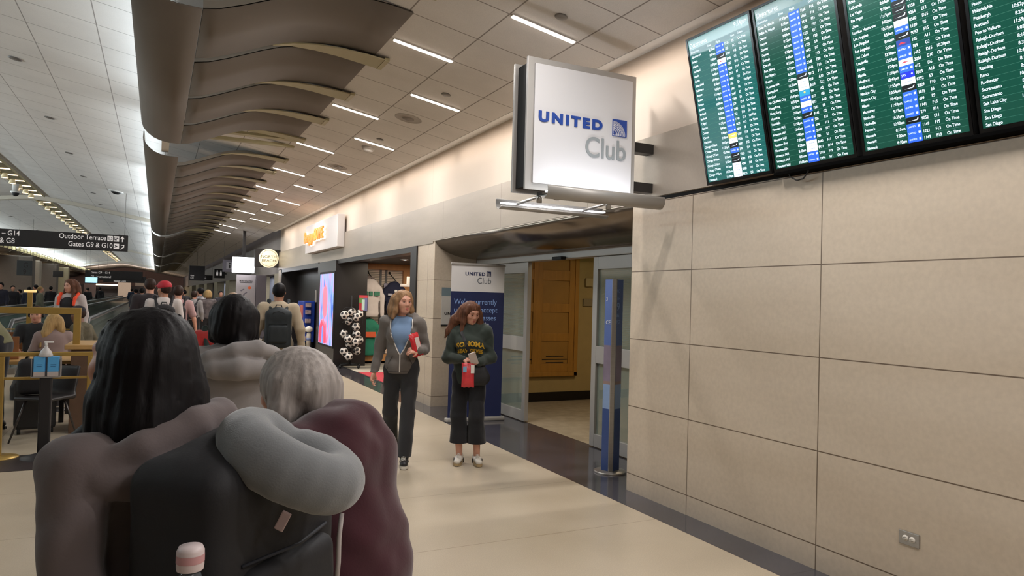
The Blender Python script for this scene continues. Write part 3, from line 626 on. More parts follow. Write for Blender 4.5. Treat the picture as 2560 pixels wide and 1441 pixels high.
# ------------------------------------------------------------------ flight information displays
TILT = math.radians(12.8); SC, SS = math.cos(TILT), math.sin(TILT)
W_ = mat('screen_text', '#e9f4ff', 0.5, emit=0.72, ecol='#d4ecf6')
G1 = mat('screen_green', '#0c3a30', 0.12, emit=0.50, ecol='#1a5244', spec=0.7)
G2 = mat('screen_teal', '#0c3a38', 0.12, emit=0.70, ecol='#256a68', spec=0.7)
HB = mat('screen_header', '#3a5b60', 0.15, emit=0.6, ecol='#54777c')
LN = mat('screen_rule', '#3f7a68', 0.3, emit=0.5, ecol='#4a8a76')
LOGO = {'U': mat('logo_blue', '#1f4fd0', 0.3, emit=0.85, ecol='#2a5ce0'), 'K': mat('logo_black', '#0a0c12', 0.3, emit=0.05), 'W': mat('logo_white', '#e8ecf5', 0.3, emit=0.85, ecol='#dfe8f6'),
        'Y': mat('logo_yellow', '#d9b85a', 0.3, emit=0.8, ecol='#dcbc62'), 'S': mat('logo_deepblue', '#1020b0', 0.3, emit=0.8, ecol='#1a2ac4'), 'T': mat('logo_teal', '#1b7fa8', 0.3, emit=0.8, ecol='#2a8ab4'), 'P': mat('logo_navy', '#1a2f7a', 0.3, emit=0.8, ecol='#24408f')}
LG = mat('logo_grey_print', '#8fa0b8', 0.3, emit=0.5, ecol='#9aa9bf'); LR = mat('logo_red_print', '#b02a38', 0.3, emit=0.6, ecol='#b83a46')
D1 = """Albuquerque|8:30am|U|1535|F5|On Time
Atlanta|8:51am|U|702|F12|On Time
Atlanta|8:50am|K|9190|F18|On Time
Auckland|11:00pm|R|3088|G1|On Time
Austin|11:30pm|U|1507|D12|On Time
Austin|8:40am|U|1328|D14|On Time
Bakersfield|10:40pm|U|4737|F7|On Time
Baltimore|8:30am|U|2684|F13|On Time
Boston|9:26pm|U|796|E5|10:10pm
Boston|11:10pm|U|1992|E6|On Time
Boston|8:10am|U|2647|E7|On Time
Boston|10:00am|U|2388|E4|On Time
Burbank|9:40am|U|579|D15|On Time
Burbank|8:20am|U|2383|D12|On Time
Calgary|8:30am|U|251|F14|On Time
Cancun|11:37pm|U|1140|E13|12:07am
Cancun|8:40am|U|1679|F15|On Time
Cancun|8:40am|U|2810|F8|On Time
Charlotte|7:00am|Y|1587|F19|On Time
Chicago O'Hare|10:35pm|W|8556|F21|On Time
Chicago O'Hare|11:39pm|K|9097|F22|On Time
Chicago O'Hare|12:39am|U|379|F14|On Time
Chicago O'Hare|5:10am|K|9320|F15|On Time
Chicago O'Hare|8:15am|K|9380|F20|On Time
Chicago O'Hare|8:15am|W|4080|D8|On Time
Chicago O'Hare|10:35am|W|8580|F11|On Time
Cleveland|11:39pm|W|8525|D3|On Time"""
D2 = """Dallas Ft. Worth|11:59pm|U|1168|F12|On Time
Dallas Ft. Worth|8:39am|U|1062|F16|On Time
Denver|8:00am|U|1478|F15|On Time
Denver|8:09am|U|2168|F17|On Time
Denver|8:15am|U|1233|E11|On Time
Denver|8:31am|U|2348|F20|On Time
Detroit|9:30pm|U|1325|G9|9:55pm
Detroit|8:40am|U|1642|D7|On Time
Fort Myers|8:15am|U|435|F13|On Time
Fort Myers|8:31am|U|2348|F20|On Time
Fresno|8:30am|U|5942|F10|On Time
Ft Lauderdale|12:50am|K|9312|F14|On Time
Guangzhou|12:35am|W|859|A13|On Time
Hartford|8:15am|W|8429|G12|On Time
Ho Chi Minh City|10:30pm|T|99|A2|On Time
Hong Kong|11:50pm|U|877|G8|On Time
Hong Kong|12:20am|W|873|A10|On Time
Honolulu|7:05am|U|1581|E8|On Time
Honolulu|9:20am|K|9141|G2|On Time
Houston IAH|11:58pm|U|505|E11|On Time
Houston IAH|12:45am|U|604|F11|On Time
Houston IAH|5:00am|U|2169|F17|On Time
Houston IAH|7:05am|U|586|E3|On Time
Houston IAH|8:20am|W|8440|F11|On Time
Houston IAH|8:45am|W|8471|D14|On Time
Houston IAH|8:55am|U|2110|F19|On Time
Houston IAH|10:05am|U|1954|F11|On Time"""
D3 = """Kahului|10:15pm|U|1260|F9|On Time
Kansas City|8:25am|U|1175|F18|On Time
Kona|10:50pm|U|1724|F20|On Time
LaGuardia|10:55pm|W|8108|F17|On Time
Las Vegas|8:38am|U|1384|F17|On Time
Las Vegas|9:10am|K|4164|A12|On Time
Lihue|11:15pm|K|9258|D7|10:15pm
London Heathrow|9:02pm|K|9254|E13|On Time
Los Angeles|10:37pm|W|8560|D15|On Time
Los Angeles|8:59am|U|1189|E5|On Time
Los Angeles|8:46am|K|9057|F15|On Time
Los Cabos|5:00am|P|105|A11|On Time
Louisville|12:30am|U|189|G2|On Time
Manila|12:55am|U|1455|D15|10:30pm
Manila|9:24pm|R|3086|G10|On Time
Medford|11:20pm|U|412|D6|On Time
Melbourne|10:40pm|S|9503|A15|On Time
Mexico City|11:55pm|W|8392|E3|On Time
Mexico City|10:54pm|K|2829|F10|On Time
Miami|10:40pm|U|1815|E6|On Time
Monterey|11:59pm|U|499|E9|On Time
Nashville|9:15am|U|1141|F15|On Time
Nashville|10:35pm|U|279|F14|On Time
Newark|12:50am|K|9052|E11|On Time
Newark|6:15am|U|1149|F19|On Time
Newark|7:00am|U|1221|F13|On Time
Newark|8:10am|U|1149|F19|On Time"""
D4 = """Oakland|9:10pm|U|5201|F2|On Time
Oklahoma City|8:05am|U|4420|F5|On Time
Ontario|11:10pm|U|5566|D8|On Time
Orange County|8:12am|U|1833|F6|On Time
Orlando|11:05pm|U|1411|E2|On Time
Orlando|8:05am|U|1099|F12|On Time
Osaka|11:35am|U|35|G5|On Time
Palm Springs|10:20pm|U|5411|F6|On Time
Paris|2:15pm|U|990|G6|On Time
Pasco|11:22pm|U|5377|F8|On Time
Philadelphia|8:23am|U|1902|F11|On Time
Pittsburgh|10:52pm|U|1531|E4|On Time
Portland|8:25am|U|1275|F16|On Time
Puerto Vallarta|11:59pm|U|1210|G3|On Time
Raleigh-Durham|6:05am|U|2003|F14|On Time
Raleigh-Durham|8:10am|U|2417|F14|On Time
Raleigh-Durham|8:38am|U|1877|F13|On Time
Raleigh-Durham|10:40pm|U|1620|E8|On Time
Redding|8:13am|U|5592|D4|On Time
Reno|8:15am|U|5641|D5|On Time
Rochester|10:54am|U|4512|E7|On Time
Sacramento|8:17am|U|5488|D9|On Time
Sacramento|9:02pm|U|5310|D9|On Time
Salt Lake City|10:42am|U|1745|F7|On Time
San Diego|8:19am|U|1522|F10|On Time
San Diego|10:11am|U|2203|F9|On Time
San Diego|10:35pm|U|2190|F9|On Time"""
PROTO = {}
labs = ['leftmost departures screen showing the clock 9:54pm', 'second departures screen from the left, headed Departures with Dallas on top',
        'third departures screen from the left listing Los Angeles and Newark flights', 'rightmost departures screen, cut by the picture edge, listing Raleigh-Durham and San Diego']
for i, (data, yl) in enumerate(((D1, 4.035), (D2, 3.40), (D3, 2.745), (D4, 2.10))):
    WD, HT = 0.615, 1.06
    o = bpy.data.objects.new('departures_screen', None); COL.objects.link(o)
    o.matrix_world = Matrix(((0, -SS, -SC, 3.60), (-1, 0, 0, yl), (0, SC, -SS, 2.482), (0, 0, 0, 1)))      # x right along the wall, y up the screen, z toward the reader
    tag(o, labs[i], 'screen', 'departures screens in a row on the wall')
    b = MB(); b.bbox(0, WD, 0, HT, -0.06, 0, 0.006); b.build('housing', M_BLACK, o)
    b = MB(); z0 = 0.0; bz = 0.016
    for x0, x1, y0, y1 in ((0, bz, 0, HT), (WD - bz, WD, 0, HT), (bz, WD - bz, 0, bz + 0.006), (bz, WD - bz, HT - bz, HT)): b.box(x0, x1, y0, y1, 0, 0.007)
    b.build('bezel', mat('gloss_black', '#0b0a0b', 0.18), o)
    b = MB(); b.box(bz, WD - bz, bz + 0.006, HT - bz, 0.0, 0.0025); b.build('display', G2 if i == 0 else G1, o)
    top = HT - bz; rh = (top - 0.10 - bz - 0.008) / 27.0; ty = top - 0.105
    if i < 3 or True:
        text('Departures', 0.044, (0.03, top - 0.058, 0.003), W_, o, rot=(0, 0, 0), name='title', ext=0.0003, sx=0.86)
        if i == 0: text('9:54pm', 0.044, (WD - 0.035, top - 0.045, 0.003), W_, o, rot=(0, 0, 0), align='RIGHT', name='clock', ext=0.0003, sx=0.86)
        b = MB(); b.box(bz, WD - bz, ty, ty + 0.034, 0.0025, 0.003); b.build('header_bar', HB, o)
        for s_, x in (('Destination', 0.03), ('Time', 0.20), ('Flight', 0.285), ('Gate', 0.425), ('Status', 0.49)): text(s_, 0.020, (x, ty + 0.009, 0.0034), W_, o, rot=(0, 0, 0), name='header_text', ext=0.0002, sx=0.9)
    rows = [r.split('|') for r in data.split('\n')]; n = len(rows); cols = list(zip(*rows)); sz = 0.0228; ln = rh / sz
    y0 = ty - rh * 0.74
    for ci, x, al in ((0, 0.03, 'LEFT'), (1, 0.268, 'RIGHT'), (3, 0.362, 'LEFT'), (4, 0.43, 'LEFT'), (5, 0.485, 'LEFT')):
        for r in range(n): pass
        text('\n'.join(cols[ci]), sz, (x, y0, 0.003), W_, o, rot=(0, 0, 0), align=al, name='flight_column', ext=0.0002, bold=0.0003, sx=0.84, line=ln, valign='TOP_BASELINE')
    b = MB()
    for r in range(n): b.box(bz + 0.006, WD - bz - 0.006, ty - rh * (r + 1) - 0.0004, ty - rh * (r + 1) + 0.0004, 0.0025, 0.0029)
    b.build('row_rule', LN, o)
    lx0, lx1 = 0.276, 0.355; keys = [r[2] for r in rows]
    for r, kk in enumerate(keys):
        key = 'W' if kk == 'R' else kk; yc = ty - rh * (r + 0.5); hk = (key, i)
        tk = 'tile_' + key
        if tk not in PROTO: PROTO[tk] = MB().box(lx0, lx1, -rh / 2 + 0.0008, rh / 2 - 0.0008, 0.0027, 0.0031).build('airline_tile', LOGO[key]); o1 = PROTO[tk]
        else: o1 = PROTO[tk].copy(); COL.objects.link(o1)
        o1.parent = o; o1.location = (0, yc, 0)
        mk = 'mark_' + kk
        if mk not in PROTO:
            b = MB()
            if kk == 'K': b.prism([(lx0 + 0.012, -0.0035), (lx1 - 0.02, -0.0005), (lx1 - 0.012, 0.010), (lx1 - 0.008, 0.010), (lx1 - 0.012, -0.002), (lx1 - 0.02, -0.0045)], 0.0031, 0.0034, 'z')
            elif kk == 'U': b.box(lx1 - 0.017, lx1 - 0.006, -0.005, 0.006, 0.0031, 0.0034)
            elif kk == 'R': b.prism([(lx0 + 0.015, -0.004), (lx0 + 0.06, -0.002), (lx0 + 0.03, 0.005)], 0.0031, 0.0034, 'z')
            elif kk == 'T': b.lathe([(0.007, 0), (0.007, 0.0003)], ((lx0 + lx1) / 2, 0.003, 0.0031), 10)
            elif kk == 'P': b.prism([(lx0 + 0.012, -0.007), (lx0 + 0.055, -0.007), (lx0 + 0.026, 0.005)], 0.0031, 0.0034, 'z')
            elif kk == 'S': b.lathe([(0.005, 0), (0.005, 0.0003)], (lx1 - 0.014, 0.001, 0.0031), 8)
            else: b.box(lx0 + 0.02, lx1 - 0.016, -0.0015, 0.0015, 0.0031, 0.0034)
            PROTO[mk] = b.build('airline_mark', {'K': W_, 'U': W_, 'S': W_, 'Y': W_, 'R': LR, 'P': LR, 'T': LOGO['Y']}.get(kk, LG)); o2 = PROTO[mk]
        else: o2 = PROTO[mk].copy(); COL.objects.link(o2)
        o2.parent = o1
        if kk in 'US': text('UNITED' if kk == 'U' else 'SAS', 0.0125 if kk == 'U' else 0.017, (lx0 + 0.006, -0.004, 0.0031), W_, o1, rot=(0, 0, 0), name='airline_name', ext=0.0002, sx=0.95)
    b = MB(); b.box(0.05, WD - 0.05, 0.08, 0.16, -0.085, -0.06); b.box(0.05, WD - 0.05, 0.8, 0.88, -0.20, -0.06); b.box(0.1, 0.16, 0.08, 0.88, -0.09, -0.06); b.build('mount', M_BLACK, o)
t = tag(MB().tube([(3.60, 3.30, 2.50), (3.605, 3.28, 2.44), (3.61, 3.23, 2.41), (3.61, 3.18, 2.415), (3.605, 3.14, 2.45), (3.60, 3.13, 2.50)], 0.005, 8).build('loose_cable', M_BLACK), 'black cable loop drooping under the departures screens', 'cable')
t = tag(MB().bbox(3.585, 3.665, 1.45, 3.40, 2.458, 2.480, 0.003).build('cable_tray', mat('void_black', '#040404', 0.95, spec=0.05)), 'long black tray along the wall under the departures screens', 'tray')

# ------------------------------------------------------------------ wall outlet
t = thing('wall_outlet', 'steel duplex power outlet low on the stone wall', 'outlet', (3.665, 2.475, 0.375))
MB().bbox(-0.006, 0, -0.058, 0.058, -0.036, 0.036, 0.002).build('cover_plate', M_STEEL, t)
for s_ in (-0.0195, 0.0195):
    c = MB().lathe([(0.0165, 0), (0.0165, 0.004), (0.0, 0.0042)], n=20, M=Matrix.Translation((-0.006, s_, 0)) @ Matrix.Rotation(-PI / 2, 4, 'Y'), cap=False).build('socket', mat('ivory_socket', '#d6cfc4', 0.4), t)
    b = MB(); b.box(-0.0106, -0.0098, s_ - 0.0045, s_ + 0.0045, 0.004, 0.006); b.box(-0.0106, -0.0098, s_ - 0.0055, s_ + 0.0055, -0.007, -0.005); b.box(-0.0106, -0.0098, s_ + 0.008, s_ + 0.012, -0.002, 0.002); b.build('slots', M_BLACK, c)

# ------------------------------------------------------------------ roll-up banner by the lounge door
ba = math.radians(0); BX0, BX1 = 3.42, 4.19; BY = 8.62
t = thing('rollup_banner', 'navy and white roll-up banner standing in front of the lounge door', 'banner', ((BX0 + BX1) / 2, BY, 0), rz=math.radians(-3))
hw = (BX1 - BX0) / 2
b = MB(); b.bbox(-hw - 0.02, hw + 0.02, -0.06, 0.06, 0.0, 0.05, 0.015); b.build('base', M_ALU, t)
b = MB(); b.box(-hw + 0.01, hw - 0.01, 0.012, 0.014, 0.05, 1.70); b.build('blue_print', NAVYD, t)
b = MB(); b.box(-hw + 0.01, hw - 0.01, 0.012, 0.014, 1.70, 2.05); b.build('white_print', mat('banner_white', '#dad7d5', 0.5), t)
b = MB(); b.bbox(-hw, hw, -0.002, 0.022, 2.045, 2.075, 0.006); b.build('top_rail', M_ALU, t)
b = MB(); b.tube([(0, 0.03, 0.05), (0, 0.035, 2.05)], 0.01, 8); b.build('pole', M_ALU, t)
text('UNITED', 0.062, (-hw + 0.20, 0.011, 1.915), NAVYD, t, ext=0.001, bold=0.002, sx=1.15, space=1.15)
globe_mark(t, -hw + 0.50, 1.91, 0.0115, 0.065, NAVYD, MATS['banner_white'], 0.001)
text('Club', 0.115, (-hw + 0.572, 0.011, 1.81), mat('print_grey', '#6c7074', 0.5), t, align='RIGHT', ext=0.001, sx=0.92)
for k, s_ in enumerate(("We're currently", 'unable to accept', 'one-time passes')): text(s_, 0.100, (-hw + 0.055, 0.011, 1.535 - 0.105 * k), mat('print_skyblue', '#86a4d8', 0.5), t, ext=0.001, sx=0.92)
for k, s_ in enumerate(('Thank you for the', 'interest and')): text(s_, 0.062, (-hw + 0.135, 0.011, 1.255 - 0.075 * k), mat('print_pale', '#c3c6d4', 0.5), t, ext=0.001, sx=0.92)
# wall plaque partly hidden by the banner
t = thing('wall_plaque', 'tall grey and white lounge plaque on the return wall, half hidden by the banner', 'sign', (3.79, 9.93, 0))
MB().bbox(0, 0.46, -0.02, 0, 1.64, 1.765, 0.002).build('grey_header', mat('plaque_slate', '#6b7a80', 0.4), t)
MB().bbox(0, 0.46, -0.018, 0, 1.215, 1.64, 0.002).build('white_field', mat('plaque_white', '#b9b4ad', 0.4), t)
MB().box(0, 0.46, -0.022, 0, 1.195, 1.215).build('black_foot', M_BLACK, t)
text('UNITED', 0.055, (0.045, -0.019, 1.36), M_DARK, t, ext=0.001, bold=0.002, sx=1.15, space=1.2)
# ------------------------------------------------------------------ two-sided info pillar beside the door
t = thing('info_pillar', 'slim blue pillar sign with a steel edge on a round steel base beside the doors', 'sign', (3.90, 5.63, 0), rz=math.radians(-32))
b = MB(); b.lathe([(0.155, 0), (0.155, 0.012), (0.15, 0.016), (0, 0.018)], n=40, cap=False); b.lathe([(0.155, 0), (0, 0)], n=40, cap=False); b.build('base_plate', M_STEEL, t)
b = MB(); b.prism([(-0.018, -0.085), (0.018, -0.085), (0.024, -0.07), (0.012, -0.055), (-0.012, -0.055), (-0.024, -0.07)], 0.018, 1.83, 'z'); b.build('steel_edge', M_STEEL, t)
def pil_face(pts, nm):
    z_ = [0.018, 0.60, 0.66, 0.83, 0.86, 1.20, 1.825]
    cols_ = ['pillar_blue', 'pillar_pale_blue', 'pillar_pale_blue', 'pillar_tan', 'pillar_rose', 'pillar_top_blue']
    hexs = ['#34497c', '#7f95b8', '#7088b0', '#86706a', '#7c7080', '#5468a0']
    f = None; b = MB(); b.m = 0
    for i in range(6): b.m = i; b.prism(pts, z_[i], z_[i + 1], 'z')
    return b.build(nm, [mat(c_, h_, 0.3, var=0.12 if i in (3, 4) else 0.03, vscale=9) for i, (c_, h_) in enumerate(zip(cols_, hexs))], t)
pil_face([(-0.012, -0.07), (-0.085, 0.0), (-0.085, 0.012), (-0.012, -0.058)], 'left_face')
pil_face([(0.012, -0.07), (0.085, 0.03), (0.085, 0.042), (0.012, -0.058)], 'right_face')
b = MB(); b.prism([(-0.085, 0.005), (0.085, 0.035), (0.085, 0.045), (-0.085, 0.015)], 0.018, 1.825, 'z'); b.build('back_face', mat('pillar_back', '#2b3c70', 0.4), t)
ra = math.atan2(0.1, 0.073)
for k, (s_, z) in enumerate((('FO', 1.70), ('TH', 1.63), ('9', 1.53), ('BE', 1.47), ('YO', 1.41))): text(s_, 0.045 if s_ != '9' else 0.11, (0.022, -0.062, z), MATS['print_skyblue'], t, rot=(PI / 2, 0, ra), ext=0.0005)
text('CE.', 0.05, (-0.075, -0.016, 1.40), M_WHITE, t, rot=(PI / 2, 0, -math.atan2(0.07, 0.073)), ext=0.0005)
text('3', 0.05, (-0.078, -0.014, 1.62), M_WHITE, t, rot=(PI / 2, 0, -math.atan2(0.07, 0.073)), ext=0.0005)

# ------------------------------------------------------------------ shop: LED wall screen, ball rack, hanging shirts
t = thing('led_screen', 'tall bright LED poster screen with pink and blue artwork on the black pillar', 'screen', (3.617, 0, 0))
b = MB(); b.bbox(-0.03, 0, 16.17, 17.78, 0.40, 2.16, 0.004); b.build('bezel', M_BLACK, t)
m = bpy.data.materials.new('led_artwork'); m.use_nodes = True; nt = m.node_tree; N = nt.nodes; L = nt.links; bs = N['Principled BSDF']
g = N.new('ShaderNodeNewGeometry'); mp = N.new('ShaderNodeMapping'); mp.inputs['Scale'].default_value = (1, 2.6, 0.75); L.new(g.outputs['Position'], mp.inputs[0])
nz = N.new('ShaderNodeTexNoise'); nz.inputs['Scale'].default_value = 1.5; nz.inputs['Detail'].default_value = 3; nz.inputs['Distortion'].default_value = 1.2; L.new(mp.outputs[0], nz.inputs['Vector'])
cr = N.new('ShaderNodeValToRGB'); e = cr.color_ramp; e.elements[0].position = 0.30; e.elements[0].color = (*s2l('#2f55d8'), 1); e.elements[1].position = 0.72; e.elements[1].color = (*s2l('#f5566e'), 1)
for p_, c_ in ((0.42, '#7fa6ee'), (0.50, '#a9c2f4'), (0.56, '#c3a6ee'), (0.63, '#f09ac0')): q = e.elements.new(p_); q.color = (*s2l(c_), 1)
L.new(nz.outputs['Fac'], cr.inputs[0]); L.new(cr.outputs[0], bs.inputs['Emission Color']); bs.inputs['Emission Strength'].default_value = 0.95; bs.inputs['Base Color'].default_value = (0.02, 0.02, 0.02, 1)
b = MB(); b.box(-0.033, -0.03, 16.22, 17.73, 0.45, 2.11); b.build('display', m, t)
b = MB(); b.lathe([(0.0, -0.42), (0.20, -0.30), (0.27, 0), (0.20, 0.30), (0, 0.42)], n=20, M=Matrix.Translation((-0.0335, 17.1, 1.45)) @ Matrix.Diagonal((0.004, 1, 1, 1)), cap=False); b.build('pink_figure', mat('led_pink', '#f0687c', 0.4, emit=1.2, ecol='#f0687c', var=0.1), t)
b = MB(); b.tube([(-0.034, 17.45, 0.48), (-0.034, 17.42, 0.85), (-0.034, 17.2, 1.0), (-0.034, 16.95, 0.85), (-0.034, 16.9, 0.48)], 0.05, 8); b.build('pink_arch', mat('led_rose', '#e8485e', 0.4, emit=1.1, ecol='#e8485e'), t)
tag(MB().bbox(3.605, 3.63, 18.3, 18.42, 1.42, 1.72, 0.004).build('door_sign', mat('dim_grey_sign', '#8d8984', 0.5)), 'small grey vertical sign beside the LED screen', 'sign')

M_BALLW = mat('ball_white', '#d6d0c9', 0.6); M_BALLK = mat('ball_black', '#17151a', 0.5)
bm = bmesh.new(); bmesh.ops.create_icosphere(bm, subdivisions=1, radius=1); pts12 = [v.co.normalized() for v in bm.verts]; bm.free()
bm = bmesh.new(); bmesh.ops.create_icosphere(bm, subdivisions=4, radius=0.092)
bme = bpy.data.meshes.new('soccer_ball'); bm.to_mesh(bme); bm.free(); bme.materials.append(M_BALLW); bme.materials.append(M_BALLK)
for p_ in bme.polygons:
    p_.use_smooth = True; cc = p_.center.normalized()
    if max(cc.dot(q) for q in pts12) > 0.925: p_.material_index = 1
rk = thing('ball_rack', 'black wheeled wire rack holding plush soccer balls by the shop entrance', 'rack', (0, 0, 0))
RC = atY(880, 850, 15.72); rx, ry = RC.x, 15.85
b = MB(); b.tube([(rx, ry, 0.07), (rx, ry, 1.62)], 0.018, 8); b.build('pole', M_BLACK, rk)
b = MB()
for a in range(4):
    b.tube([(rx, ry, 0.08), (rx + 0.28 * math.cos(a * PI / 2 + 0.5), ry + 0.28 * math.sin(a * PI / 2 + 0.5), 0.07)], 0.014, 6); b.ball((rx + 0.28 * math.cos(a * PI / 2 + 0.5), ry + 0.28 * math.sin(a * PI / 2 + 0.5), 0.035), 0.034, 6)
b.build('caster_base', M_BLACK, rk)
b = MB()
for z in (0.42, 0.72, 1.02, 1.30):
    b.tube([(rx + 0.19 * math.cos(a / 12 * 2 * PI), ry + 0.19 * math.sin(a / 12 * 2 * PI), z + 0.05 * math.sin(a)) for a in range(12)], 0.008, 6, close=True)
    for a in range(4): b.tube([(rx, ry, z - 0.03), (rx + 0.19 * math.cos(a * PI / 2), ry + 0.19 * math.sin(a * PI / 2), z)], 0.007, 6)
b.build('wire_shelf', M_BLACK, rk)
BP = [(340, 655), (445, 612), (402, 735), (508, 682), (500, 815), (330, 915), (395, 985), (505, 920), (412, 1062), (490, 1030), (330, 1160), (512, 1150), (395, 1228), (545, 640), (545, 1000)]
wh = ['top left', 'topmost', 'left, second tier', 'upper right', 'middle right', 'middle left', 'centre left', 'centre right', 'lower centre', 'lower middle right', 'bottom left', 'bottom right', 'lowest', 'far upper right', 'far right middle']
for i, (u, v) in enumerate(BP):
    yb = 15.72 + 0.10 * ((i * 7) % 3 - 1) * 0.8
    p = atY(800 + u / 5.54, 670 + v / 5.54, yb)
    o = bpy.data.objects.new('soccer_ball', bme); COL.objects.link(o); o.location = p; o.rotation_euler = (i * 1.3, i * 0.7, i * 2.1)
    tag(o, 'black and white soccer ball at the %s of the wire rack' % wh[i], 'ball', 'soccer balls on the wire rack')
# display wall
t = thing('display_wall', 'wood-framed lit slatwall display at the back of the shop', 'display', (0, 17.0, 0))
M_OAK = mat('light_oak', '#c08a54', 0.5, var=0.08, vscale=2, stretch=(8, 1, 1))
b = MB(); b.box(4.34, 4.40, -0.12, 0.08, 0.12, 2.40); b.box(5.44, 5.66, -0.10, 0.08, 0.12, 2.40); b.box(4.40, 5.44, -0.12, 0.08, 2.26, 2.40); b.box(4.34, 7.5, -0.30, 0.08, 0.06, 0.20); b.box(5.62, 5.66, -0.2, 0.08, 0.12, 2.40); b.build('wood_frame', M_OAK, t)
b = MB(); z = 0.22
while z < 2.25: b.box(4.40, 5.44, -0.01, 0.0, z, z + 0.034); z += 0.042
b.build('slatwall', mat('slat_cream', '#e3d3c2', 0.5), t)
b = MB(); b.box(4.86, 4.91, -0.03, 0.01, 0.2, 2.26); b.box(5.0, 5.05, -0.03, 0.01, 0.2, 2.26); b.build('upright_strip', mat('grey_upright', '#5c5a5c', 0.5), t)
for x in (4.56, 5.10):
    b = MB(); b.lathe([(0.03, 0), (0.03, 0.02)], n=10, M=Matrix.Translation((x, -0.02, 2.19)) @ Matrix.Rotation(PI / 2, 4, 'X')); b.tube([(x, -0.02, 2.19), (x + 0.10, -0.32, 1.97)], 0.010, 8); b.build('faceout_arm', M_BLACK, t)
b = MB(); b.box(4.94, 5.09, -0.15, -0.145, 1.80, 1.93); b.build('price_card', mat('lilac_card', '#b4aec6', 0.5), t)
def garment(loc, label, m, hood=True, w=0.46, h=0.68, sl=0.60, k=1, group='sweatshirts hanging on the shop display'):
    t = thing('hanging_shirt', label, 'shirt', loc, group=group)
    s = SDF(0.014, 0.035); F_ = ((0, 1, 0), 2.6); hw = w / 2
    s.cap((0, 0, -0.10), (0, 0, -h + 0.12), hw * 0.86, hw * 0.80, flat=F_); s.cap((-hw * 0.62, 0, -0.09), (hw * 0.62, 0, -0.09), 0.075, flat=((0, 1, 0), 1.2))
    for q in (-1, 1): s.chain([(q * hw * 0.8, 0, -0.10), (q * (hw + 0.03), 0.0, -0.30), (q * (hw + 0.05), -0.01, -sl)], [0.075, 0.066, 0.045], k=0.02, flat=((0, 1, 0), 1.3))
    if hood: s.chain([(-0.10, -0.01, -0.05), (0, 0.035, 0.01), (0.10, -0.01, -0.05)], [0.055, 0.06, 0.055]); s.chain([(-0.1, -0.03, -0.06), (0, -0.05, -0.13), (0.1, -0.03, -0.06)], [0.035, 0.03, 0.035])
    s.cut((0, 0, -h + 0.02), (0, 0, -1)); s.folds(0.006, 26, k).build('fabric', m, t)
    b = MB(); b.tube([(-0.18, 0, -0.05), (0, 0, 0.06), (0.18, 0, -0.05)], 0.012, 8); b.tube([(0, 0, 0.06), (0, 0, 0.12), (0.02, 0, 0.14), (0.04, 0, 0.12)], 0.005, 6); b.build('hanger', M_BLACK, t); return t
def p17(u, v, Y): return atY(880 + u / 7.2, 640 + v / 7.2, Y)
M_HW = mat('hoodie_white', '#cfc7c4', 0.9, sheen=0.2)
t = garment(p17(330, 505, 16.62), 'white hoodie with green lettering on the upper left hanger', M_HW, k=2, w=0.52, h=0.80, sl=0.78); t['label'] = 'white hoodie with green chest lettering hanging at the left of the display'
for x0, w_ in ((-0.20, 0.13), (-0.05, 0.09), (0.07, 0.14)): MB().bbox(x0, x0 + w_, -0.118, -0.085, -0.28, -0.18, 0.01).build('green_print', mat('print_green', '#3f7a62', 0.8), t)
garment(p17(300, 450, 16.80), 'grey hoodie hanging behind the white hoodie in the shop', mat('hoodie_grey_rose', '#9a8a86', 0.9), k=3, w=0.50)
t = garment(p17(765, 540, 16.7), 'navy T-shirt with small white tag hanging at the right of the display', mat('shirt_navy', '#1c1f38', 0.9), hood=False, k=4, w=0.48, h=0.75, sl=0.45)
MB().bbox(-0.03, 0.04, -0.12, -0.10, -0.16, -0.10, 0.006).build('neck_tag', M_WHITE, t); MB().bbox(-0.19, -0.08, -0.12, -0.10, -0.24, -0.19, 0.006).build('chest_print', mat('print_mist', '#a5a4ae', 0.8), t)
t = garment(p17(300, 1215, 16.66), 'green hoodie with an orange chest block on the lower rail', mat('hoodie_green', '#2a7a62', 0.9), k=5, w=0.50, h=0.78, sl=0.62)
MB().bbox(-0.15, 0.15, -0.125, -0.09, -0.33, -0.20, 0.01).build('orange_print', mat('print_orange', '#d9603a', 0.8), t)
t = thing('sale_sign', 'framed multicoloured price poster standing above the ball rack', 'sign', p17(200, 850, 15.75))
MB().bbox(-0.155, 0.155, -0.01, 0.01, -0.27, 0.27, 0.004).build('frame', M_BLACK, t); t.scale = (0.66, 1, 0.70)
b = MB(); b.box(-0.14, 0.14, -0.013, -0.01, 0.16, 0.25); b.m = 1; b.box(-0.14, 0, -0.013, -0.01, -0.25, 0.0); b.m = 2; b.box(-0.14, 0.0, -0.013, -0.01, 0.0, 0.16); b.m = 3; b.box(0.0, 0.14, -0.013, -0.01, -0.25, 0.16); b.m = 4; b.box(-0.05, 0.05, -0.015, -0.01, -0.22, 0.11)
b.build('print', [mat('poster_red', '#c4404c', 0.5), mat('poster_crimson', '#a83038', 0.5), mat('poster_green', '#5f8a4a', 0.5), mat('poster_violet', '#6a6f9c', 0.5), mat('poster_mint', '#bcd8cc', 0.5)], t)
MB().tube([(0, 0.0, -0.27), (0, 0.0, -1.30)], 0.01, 6).build('stem', M_BLACK, t)
p = p17(950, 48, 14.5); t = thing('shop_downlight', 'bright round downlight in the shop ceiling', 'downlight', (p.x, 14.5, 2.398))
MB().lathe([(0.09, 0), (0.095, -0.008), (0.075, -0.01), (0.0, -0.004)], n=20, cap=False).build('trim_ring', M_WHITE, t); MB().lathe([(0.07, -0.006), (0, -0.008)], n=20, cap=False).build('lens', M_LITW, t)
